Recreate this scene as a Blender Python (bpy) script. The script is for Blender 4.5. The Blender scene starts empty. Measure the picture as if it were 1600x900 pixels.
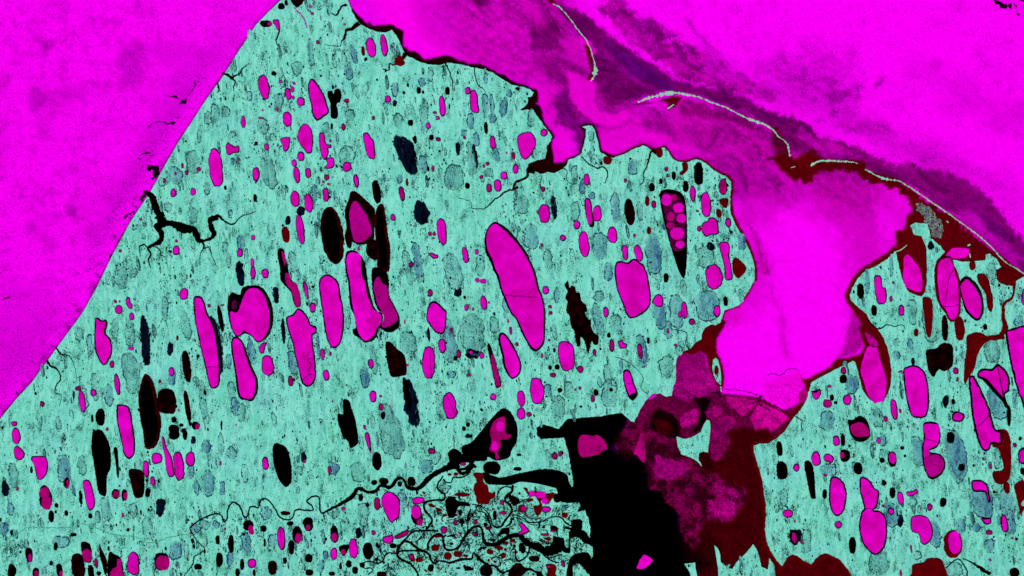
import bpy, math, random, re
import numpy as np
random.seed(7); rng = np.random.default_rng(11)
SC = bpy.context.scene
COL = SC.collection

# ------------------------------------------------------------ camera, world, sun, exposure
CAM_H = 500.0
cd = bpy.data.cameras.new("camera"); cam = bpy.data.objects.new("camera", cd); COL.objects.link(cam)
cam.location = (0, 0, CAM_H); cam.rotation_euler = (0, 0, 0)
cd.sensor_width = 36.0; cd.lens = 36.0 * CAM_H / 160.0
cd.clip_start = 1.0; cd.clip_end = 5000.0
SC.camera = cam
SUN_EL, SUN_AZ = math.radians(52), math.radians(160)     # azimuth clockwise from the top of the picture
w = bpy.data.worlds.new("World"); SC.world = w; w.use_nodes = True
nt = w.node_tree; bg = nt.nodes["Background"]
sky = nt.nodes.new("ShaderNodeTexSky"); sky.sky_type = 'NISHITA'; sky.sun_disc = False
sky.sun_elevation = SUN_EL; sky.sun_rotation = SUN_AZ
nt.links.new(sky.outputs[0], bg.inputs[0]); bg.inputs[1].default_value = 0.05
sl = bpy.data.lights.new("sun", 'SUN'); sl.energy = 4.0; sl.angle = math.radians(0.5); sl.color = (1.0, 0.97, 0.93)
sun = bpy.data.objects.new("sun", sl); COL.objects.link(sun)
sun.rotation_euler = (math.pi/2 - SUN_EL, 0, math.pi - SUN_AZ)
SC.view_settings.view_transform = 'Standard'; SC.view_settings.look = 'None'
SC.view_settings.exposure = 0.05; SC.view_settings.gamma = 1.0

# ------------------------------------------------------------ helpers
def lin(r, g, b, k=1/1.12):
    f = lambda c: (c/255/12.92 if c/255 <= .04045 else ((c/255+.055)/1.055)**2.4) * k
    return (f(r), f(g), f(b), 1.0)
def W(px, py): return ((px-800)*.1, (450-py)*.1)

def noise2(x, y, seed=0):
    xi = np.floor(x).astype(np.int64); yi = np.floor(y).astype(np.int64); xf = x-xi; yf = y-yi
    def h(a, b):
        n = (a*374761393 + b*668265263 + seed*1442695041) & 0x7fffffff
        n = ((n ^ (n >> 13))*1274126177) & 0x7fffffff
        n = ((n ^ (n >> 16))*1103515245) & 0x7fffffff
        return (n & 0xffff)/65535.0
    u = xf*xf*(3-2*xf); v = yf*yf*(3-2*yf)
    return (h(xi, yi)*(1-u)+h(xi+1, yi)*u)*(1-v) + (h(xi, yi+1)*(1-u)+h(xi+1, yi+1)*u)*v
def fbm(x, y, seed=0, o=4):
    s = 0; a = .5; t = 0
    for i in range(o):
        s = s + a*noise2(x, y, seed+i*17); t += a; a *= .55; x = x*2.03; y = y*2.03
    return s/t

def smooth_closed(pts, step=1.6, corner=False):
    p = np.array(pts, float); n = len(p); out = []
    for i in range(n):
        a, b, c, d = p[i-1], p[i], p[(i+1) % n], p[(i+2) % n]
        k = max(2, int(np.hypot(*(c-b))/step))
        t = (np.arange(k)/k)[:, None]
        if corner: out.append(b+(c-b)*t)
        else: out.append(.5*((2*b)+(-a+c)*t+(2*a-5*b+4*c-d)*t*t+(-a+3*b-3*c+d)*t**3))
    return np.vstack(out)
def ragged(p, amp, seed, f=.35):
    nx = fbm(p[:, 0]*f, p[:, 1]*f, seed, 3)-.5; ny = fbm(p[:, 0]*f+91, p[:, 1]*f+37, seed+5, 3)-.5
    return p + np.stack([nx, ny], 1)*2*amp
def ellipse(cx, cy, ww, hh, tilt, n=None, e=2.35):
    n = n or int(max(10, min(90, (ww+hh)*1.3)))
    t = np.arange(n)/n*2*math.pi; c, s = np.cos(t), np.sin(t)
    x = np.sign(c)*np.abs(c)**(2/e)*ww/2; y = np.sign(s)*np.abs(s)**(2/e)*hh/2
    a = math.radians(tilt)      # positive: top leans to the left
    return np.stack([cx + x*math.cos(a) + y*math.sin(a), cy - x*math.sin(a) + y*math.cos(a)], 1)
def area(p):
    x, y = p[:, 0], p[:, 1]; return .5*np.sum(x*np.roll(y, -1)-np.roll(x, -1)*y)
def inset(p, d):
    if area(p) < 0: p = p[::-1]
    t = np.roll(p, -1, 0)-np.roll(p, 1, 0); t /= (np.hypot(t[:, 0], t[:, 1])[:, None]+1e-9)
    nrm = np.stack([-t[:, 1], t[:, 0]], 1)
    dd = d*(.55+.9*fbm(p[:, 0]*.12, p[:, 1]*.12, 3, 2))[:, None]
    return p+nrm*dd
def inside(x, y, poly):
    r = np.zeros(x.shape, bool); m = len(poly)
    for i in range(m):
        x1, y1 = poly[i]; x2, y2 = poly[(i+1) % m]
        if y1 == y2: continue
        c = (y1 > y) != (y2 > y)
        r ^= c & (x < (x2-x1)*(y-y1)/(y2-y1)+x1)
    return r
def segdist(x, y, pts, closed=True):
    d = np.full(x.shape, 1e9); m = len(pts)
    for i in range(m if closed else m-1):
        x1, y1 = pts[i]; x2, y2 = pts[(i+1) % m]
        dx, dy = x2-x1, y2-y1; L = dx*dx+dy*dy+1e-9
        t = np.clip(((x-x1)*dx+(y-y1)*dy)/L, 0, 1)
        d = np.minimum(d, (x-x1-t*dx)**2+(y-y1-t*dy)**2)
    return np.sqrt(d)

def link(name, me, parent=None, mat=None):
    o = bpy.data.objects.new(name, me); COL.objects.link(o)
    if mat and me: me.materials.append(mat)
    if parent: o.parent = parent
    return o
def slab(name, p, top, bot, mat, parent=None):
    """a sheet with an outline p (picture px), a top face and banks down to bot"""
    if area(p) > 0: p = p[::-1]                 # y flips, so this faces up
    n = len(p); v = [(*W(*q), top) for q in p]+[(*W(*q), bot) for q in p]
    f = [tuple(range(n))]+[(i, i+n, (i+1) % n+n, (i+1) % n) for i in range(n)]
    me = bpy.data.meshes.new(name); me.from_pydata(v, [], f); me.update()
    return link(name, me, parent, mat)
def ribbon(name, pts, top, bot, mat, parent=None, seed=1, amp=.5, wv=.25):
    p = np.array(pts, float); out = []
    for i in range(len(p)-1):
        a, b, c, d = p[max(i-1, 0)], p[i], p[i+1], p[min(i+2, len(p)-1)]
        k = max(2, int(np.hypot(*(c-b)[:2])/1.3)); t = (np.arange(k)/k)[:, None]
        out.append(.5*((2*b)+(-a+c)*t+(2*a-5*b+4*c-d)*t*t+(-a+3*b-3*c+d)*t**3))
    q = np.vstack(out+[p[-1:]]); q[:, 2] = np.maximum(q[:, 2], .35)
    q[:, :2] = ragged(q[:, :2], amp, seed, .3 if amp < 1.2 else .42)
    q[:, 2] *= np.clip(1+wv*2*(fbm(q[:, 0]*.5, q[:, 1]*.5, seed+3, 2)-.5)*1.6, .12, 3)
    t = np.gradient(q[:, :2], axis=0); t /= np.hypot(t[:, 0], t[:, 1])[:, None]+1e-9
    nr = np.stack([-t[:, 1], t[:, 0]], 1)*q[:, 2:3]/2
    L, R = q[:, :2]-nr, q[:, :2]+nr; n = len(q)
    v = [(*W(*a), top) for a in L]+[(*W(*a), top) for a in R]+[(*W(*a), bot) for a in L]+[(*W(*a), bot) for a in R]
    f = []
    for i in range(n-1):
        f += [(i, n+i, n+i+1, i+1), (2*n+i, i, i+1, 2*n+i+1), (n+i, 3*n+i, 3*n+i+1, n+i+1)]
    f += [(0, 2*n, 3*n, n), (n-1, 2*n-1, 4*n-1, 3*n-1)]
    me = bpy.data.meshes.new(name); me.from_pydata(v, [], f); me.update()
    return link(name, me, parent, mat)

# ------------------------------------------------------------ materials
class NT:
    def __init__(s, name):
        s.m = bpy.data.materials.new(name); s.m.use_nodes = True; s.t = s.m.node_tree; s.t.nodes.clear()
    def n(s, typ, **k):
        o = s.t.nodes.new(typ)
        for a, b in k.items():
            if a.startswith('i_'): o.inputs[int(a[2:])].default_value = b
            else: setattr(o, a, b)
        return o
    def l(s, a, b): s.t.links.new(a, b)
    def pos(s):
        if not hasattr(s, 'p'): s.p = s.n('ShaderNodeNewGeometry').outputs['Position']
        return s.p
    def noise(s, scale, detail=2, rough=.5, vec=None, off=0):
        m = s.n('ShaderNodeVectorMath', operation='ADD'); s.l(vec or s.pos(), m.inputs[0]); m.inputs[1].default_value = (off, off*1.7, 0)
        k = s.n('ShaderNodeTexNoise'); k.inputs['Scale'].default_value = scale; k.inputs['Detail'].default_value = detail; k.inputs['Roughness'].default_value = rough
        s.l(m.outputs[0], k.inputs['Vector']); return k.outputs[0]
    def grain(s, cell=.1, off=0.):
        m = s.n('ShaderNodeVectorMath', operation='ADD'); s.l(s.pos(), m.inputs[0]); m.inputs[1].default_value = (off, off, 0)
        a = s.n('ShaderNodeVectorMath', operation='SNAP'); s.l(m.outputs[0], a.inputs[0]); a.inputs[1].default_value = (cell, cell, 1000)
        b = s.n('ShaderNodeTexWhiteNoise', noise_dimensions='2D'); s.l(a.outputs[0], b.inputs['Vector']); return b.outputs['Value']
    def stretch(s, deg, sx, sy):
        m = s.n('ShaderNodeMapping'); s.l(s.pos(), m.inputs[0]); m.inputs['Rotation'].default_value = (0, 0, math.radians(deg)); m.inputs['Scale'].default_value = (sx, sy, 1)
        return m.outputs[0]
    def rng(s, v, a, b, c=0., d=1.):
        r = s.n('ShaderNodeMapRange', clamp=True); s.l(v, r.inputs[0])
        for i, q in enumerate((a, b, c, d)): r.inputs[i+1].default_value = q
        return r.outputs[0]
    def math(s, op, a, b=None):
        m = s.n('ShaderNodeMath', operation=op)
        for i, q in enumerate((a, b)):
            if q is None: continue
            if isinstance(q, (int, float)): m.inputs[i].default_value = q
            else: s.l(q, m.inputs[i])
        return m.outputs[0]
    def mix(s, f, a, b, mode='MIX'):
        m = s.n('ShaderNodeMix', data_type='RGBA', blend_type=mode)
        for q, i in ((f, 0), (a, 6), (b, 7)):
            if isinstance(q, (int, float)): m.inputs[i].default_value = q
            elif isinstance(q, tuple): m.inputs[i].default_value = q
            else: s.l(q, m.inputs[i])
        return m.outputs[2]
    def out(s, c, bump=None, bs=.2, bd=.1):
        b = s.n('ShaderNodeBsdfDiffuse'); b.inputs['Roughness'].default_value = .3
        if isinstance(c, tuple): b.inputs[0].default_value = c
        else: s.l(c, b.inputs[0])
        if bump is not None:
            k = s.n('ShaderNodeBump'); k.inputs['Strength'].default_value = bs; k.inputs['Distance'].default_value = bd
            s.l(bump, k.inputs['Height']); s.l(k.outputs[0], b.inputs['Normal'])
        o = s.n('ShaderNodeOutputMaterial'); s.l(b.outputs[0], o.inputs[0]); return s.m

def tundra(t):
    """colour of the teal tundra at the shading point"""
    c = t.mix(t.rng(t.noise(.12, 3), .3, .7), lin(113, 213, 190), lin(127, 225, 205))
    c = t.mix(t.rng(t.noise(.09, 4, .6, None, 300), .42, .62, 0, .5), c, lin(104, 206, 176))
    c = t.mix(t.rng(t.noise(.11, 4, .6, None, 340), .45, .65, 0, .5), c, lin(122, 206, 206))
    st = t.stretch(-8, 1.5, .8)
    blot = t.noise(.75, 6, .72, st)
    c = t.mix(t.rng(blot, .57, .68, 0, .42), c, lin(80, 156, 148))
    blot2 = t.noise(.6, 6, .7, st, 31)
    c = t.mix(t.rng(blot2, .58, .70, 0, .3), c, lin(88, 176, 154))
    st2 = t.stretch(-8, 4.0, 1.1)
    hair = t.noise(1.0, 4, .65, st2, 88)
    c = t.mix(t.math('MULTIPLY', t.rng(hair, .58, .66, 0, .38), t.rng(blot2, .4, .6)), c, lin(60, 128, 122))
    h2 = t.math('ABSOLUTE', t.math('SUBTRACT', t.noise(.55, 4, .6, t.stretch(-8, 3.0, .7), 210), .5))
    hb = t.math('MULTIPLY', t.rng(t.noise(6.5, 2, .7, None, 33), .47, .54), t.rng(blot2, .42, .56))
    c = t.mix(t.math('MULTIPLY', t.rng(h2, 0, .022, .9, 0), hb), c, lin(30, 84, 80))
    ring = t.math('ABSOLUTE', t.math('SUBTRACT', t.noise(.95, 3, .5, st, 9), .5))
    c = t.mix(t.math('MULTIPLY', t.rng(ring, 0, .012, .6, 0), t.rng(blot2, .35, .6)), c, lin(36, 100, 86))
    line = t.math('ABSOLUTE', t.math('SUBTRACT', t.noise(.32, 6, .6, None, 50), .5))
    c = t.mix(t.rng(line, 0, .004, .5, 0), c, lin(40, 112, 94))
    dens = t.rng(t.noise(.42, 5, .7, st, 77), .46, .68, 0, .27)
    sp = t.noise(8.0, 2, .7, None, 5)
    thr = t.math('SUBTRACT', .685, dens)
    c = t.mix(t.rng(t.math('SUBTRACT', sp, thr), 0, .03, 0, .95), c, lin(18, 60, 52))
    lt = t.rng(t.noise(.6, 3, .6, st, 120), .58, .72, 0, .5)
    c = t.mix(lt, c, lin(136, 228, 208))
    wv = t.n('ShaderNodeVectorMath', operation='MULTIPLY_ADD')
    nn = t.n('ShaderNodeTexNoise'); nn.inputs['Scale'].default_value = .35; t.l(t.pos(), nn.inputs['Vector'])
    t.l(nn.outputs['Color'], wv.inputs[0]); wv.inputs[1].default_value = (2.6, 1.2, 0); t.l(t.stretch(-8, 1.7, .35), wv.inputs[2])
    fl = t.math('ABSOLUTE', t.math('SUBTRACT', t.noise(.42, 3, .5, wv.outputs[0], 140), .5))
    c = t.mix(t.rng(fl, .012, .05, .6, 0), c, lin(146, 232, 214))
    g = t.grain(.1)
    c = t.mix(t.rng(g, .2, 1, 0, .10), c, lin(66, 162, 142))
    g2 = t.grain(.1, 3.3)
    th = t.math('SUBTRACT', .997, t.math('MULTIPLY', dens, .36))
    c = t.mix(t.math('GREATER_THAN', g2, th), c, lin(10, 42, 36))
    return c
def m_land():
    t = NT('tundra_ground'); return t.out(tundra(t))
def m_basin(name, inner, edge, speck, lo=.15, hi=.5, amt=.85, wash=.55, line=.9, tint=False, washc=None, mark=(10, 34, 48), centre=.5):
    mk = lin(*mark)
    washc = washc or lin(108, 196, 180)
    t = NT(name); base = tundra(t)
    at = t.n('ShaderNodeAttribute', attribute_name='depth').outputs['Fac']
    oi = t.n('ShaderNodeAttribute', attribute_name='tint').outputs['Fac'] if tint else t.n('ShaderNodeObjectInfo').outputs['Random']
    st = t.stretch(-8, 2.4, .6)
    e = t.math('ADD', at, t.math('MULTIPLY', t.math('SUBTRACT', t.noise(2.2, 4, .7, st, 3), .5), .55))
    col = t.mix(t.rng(t.noise(1.3, 5, .65, st, 12), .38, .62), inner, edge)
    if tint: col = t.mix(t.rng(oi, .55, 1, 0, .9), col, lin(64, 106, 132))
    col = t.mix(t.rng(at, .15, .5, .6, 0), col, edge)
    ws = t.rng(t.noise(.75, 4, .6, t.stretch(-8, 1.3, .6), 40), .44, .56, 0, wash)
    col = t.mix(ws, col, washc)
    f = t.math('MULTIPLY', t.rng(e, lo, hi, 0, amt), t.rng(oi, 0, 1, .15 if tint else .55, 1))
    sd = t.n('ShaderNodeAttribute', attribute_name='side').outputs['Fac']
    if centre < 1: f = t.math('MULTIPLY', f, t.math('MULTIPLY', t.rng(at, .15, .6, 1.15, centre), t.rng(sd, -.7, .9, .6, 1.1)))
    c = t.mix(f, base, col)
    # broken dark shoreline
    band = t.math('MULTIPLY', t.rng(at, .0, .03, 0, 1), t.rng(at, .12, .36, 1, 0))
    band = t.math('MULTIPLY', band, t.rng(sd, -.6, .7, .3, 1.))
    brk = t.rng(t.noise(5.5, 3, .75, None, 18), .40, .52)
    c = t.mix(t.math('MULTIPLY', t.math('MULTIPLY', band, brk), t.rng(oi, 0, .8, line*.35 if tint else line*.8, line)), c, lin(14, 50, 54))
    spk = t.math('ADD', t.noise(6.5, 3, .75, None, 8), t.math('MULTIPLY', t.rng(t.noise(1.3, 3, .6, st, 60), .35, .7), .26))
    c = t.mix(t.math('MULTIPLY', t.rng(spk, speck, speck+.05, 0, .92), t.rng(ws, 0, .5, 1, .25)), c, mk)
    g = t.grain(.1, 1.1)
    c = t.mix(t.math('MULTIPLY', t.math('GREATER_THAN', g, .94), t.rng(e, .05, .3)), c, mk)
    return t.out(c)
def m_ice(name, a, b, dark=None, dthr=2., g=.12):
    t = NT(name)
    oi = t.n('ShaderNodeObjectInfo').outputs['Random']
    c = t.mix(t.rng(t.noise(.45, 5, .62), .36, .66), a, b)
    c = t.mix(t.rng(oi, 0, 1, 0, .35), c, b)
    c = t.mix(t.rng(t.noise(2.6, 4, .7, None, 20), .55, .8, 0, .4), c, b)
    c = t.mix(t.rng(t.grain(.1), 0, 1, 0, g), c, (0, 0, 0, 1))
    if dark:
        k = t.math('ADD', t.math('MULTIPLY', t.grain(.1, 2.2), .45), t.noise(1.1, 4, .7, None, 70))
        c = t.mix(t.math('GREATER_THAN', k, dthr), c, dark)
    return t.out(c)
def m_water(name, a, b, thr=(.45, .65), g=.2):
    t = NT(name)
    c = t.mix(t.rng(t.noise(.9, 4, .65), *thr), a, b)
    c = t.mix(t.rng(t.grain(.1), 0, 1, 0, g), c, (0, 0, 0, 1))
    return t.out(c)
M = dict(
    land=m_land(),
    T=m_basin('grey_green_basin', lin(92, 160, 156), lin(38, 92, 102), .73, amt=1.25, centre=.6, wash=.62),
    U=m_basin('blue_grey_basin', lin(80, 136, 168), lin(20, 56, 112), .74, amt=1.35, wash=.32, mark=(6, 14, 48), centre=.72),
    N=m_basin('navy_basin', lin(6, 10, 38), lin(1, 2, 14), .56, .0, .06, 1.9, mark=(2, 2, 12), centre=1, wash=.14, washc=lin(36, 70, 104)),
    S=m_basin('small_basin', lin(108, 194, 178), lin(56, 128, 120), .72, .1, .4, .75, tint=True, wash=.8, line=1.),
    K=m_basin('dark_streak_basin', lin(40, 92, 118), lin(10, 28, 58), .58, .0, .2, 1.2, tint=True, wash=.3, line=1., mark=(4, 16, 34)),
    M=m_ice('magenta_lake_ice', lin(248, 0, 218), lin(200, 0, 158)),
    m=m_ice('dim_pink_lake_ice', lin(206, 0, 140), lin(150, 0, 92), lin(50, 0, 30), .98, .25),
    n=m_ice('speckled_magenta_ice', lin(206, 0, 166), lin(168, 0, 122), lin(70, 0, 50), .98, .25),
    k=m_ice('wine_dark_ice', lin(120, 0, 84), lin(70, 0, 44), lin(10, 0, 6), .82, .4),
    B=m_water('black_water', (0, 0, 0, 1), lin(14, 0, 2), (.6, .8)),
    D=m_water('brown_black_water', lin(2, 0, 0), lin(36, 0, 3), (.42, .66)),
    E=m_water('brown_water', lin(34, 0, 2), lin(58, 4, 8)),
    R=m_water('maroon_water', lin(84, 0, 6), lin(102, 2, 8), g=.12),
    C=m_water('crack_black', (0, 0, 0, 1), lin(30, 0, 20)),
)
t_ = NT('dark_shoreline'); M['rim'] = t_.out(t_.mix(t_.grain(.1), lin(12, 44, 48), lin(52, 112, 110)))
t_ = NT('navy_shoreline'); M['rimblue'] = t_.out(t_.mix(t_.grain(.1), lin(6, 16, 48), lin(40, 88, 120)))
RV_, RF_ = [], []
def m_spit():
    t = NT('spit_sand')
    c = t.mix(t.rng(t.noise(2.5, 3, .6), .35, .65), lin(120, 205, 178), lin(176, 204, 178))
    c = t.mix(t.rng(t.noise(9, 2, .7, None, 4), .58, .64, 0, .8), c, lin(60, 40, 40))
    return t.out(c)
M['spit'] = m_spit()
def m_flat():
    t = NT('speckled_mud_flat')
    c = t.mix(t.rng(t.noise(1.2, 4, .65), .42, .58), lin(110, 160, 146), lin(86, 96, 110))
    k = t.math('ADD', t.math('MULTIPLY', t.grain(.1, 2.2), .5), t.noise(1.6, 4, .7, None, 70))
    c = t.mix(t.math('GREATER_THAN', k, .80), c, lin(92, 0, 8))
    return t.out(c)
M['flat'] = m_flat()
t_ = NT('faint_green_stream'); M['G'] = t_.out(t_.mix(t_.math('GREATER_THAN', t_.grain(.1), .45), lin(112, 206, 184), lin(60, 148, 122)))
t_ = NT('pink_stream'); M['P'] = t_.out(t_.mix(t_.math('GREATER_THAN', t_.grain(.1), .4), lin(30, 20, 40), lin(196, 70, 190)))

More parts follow.
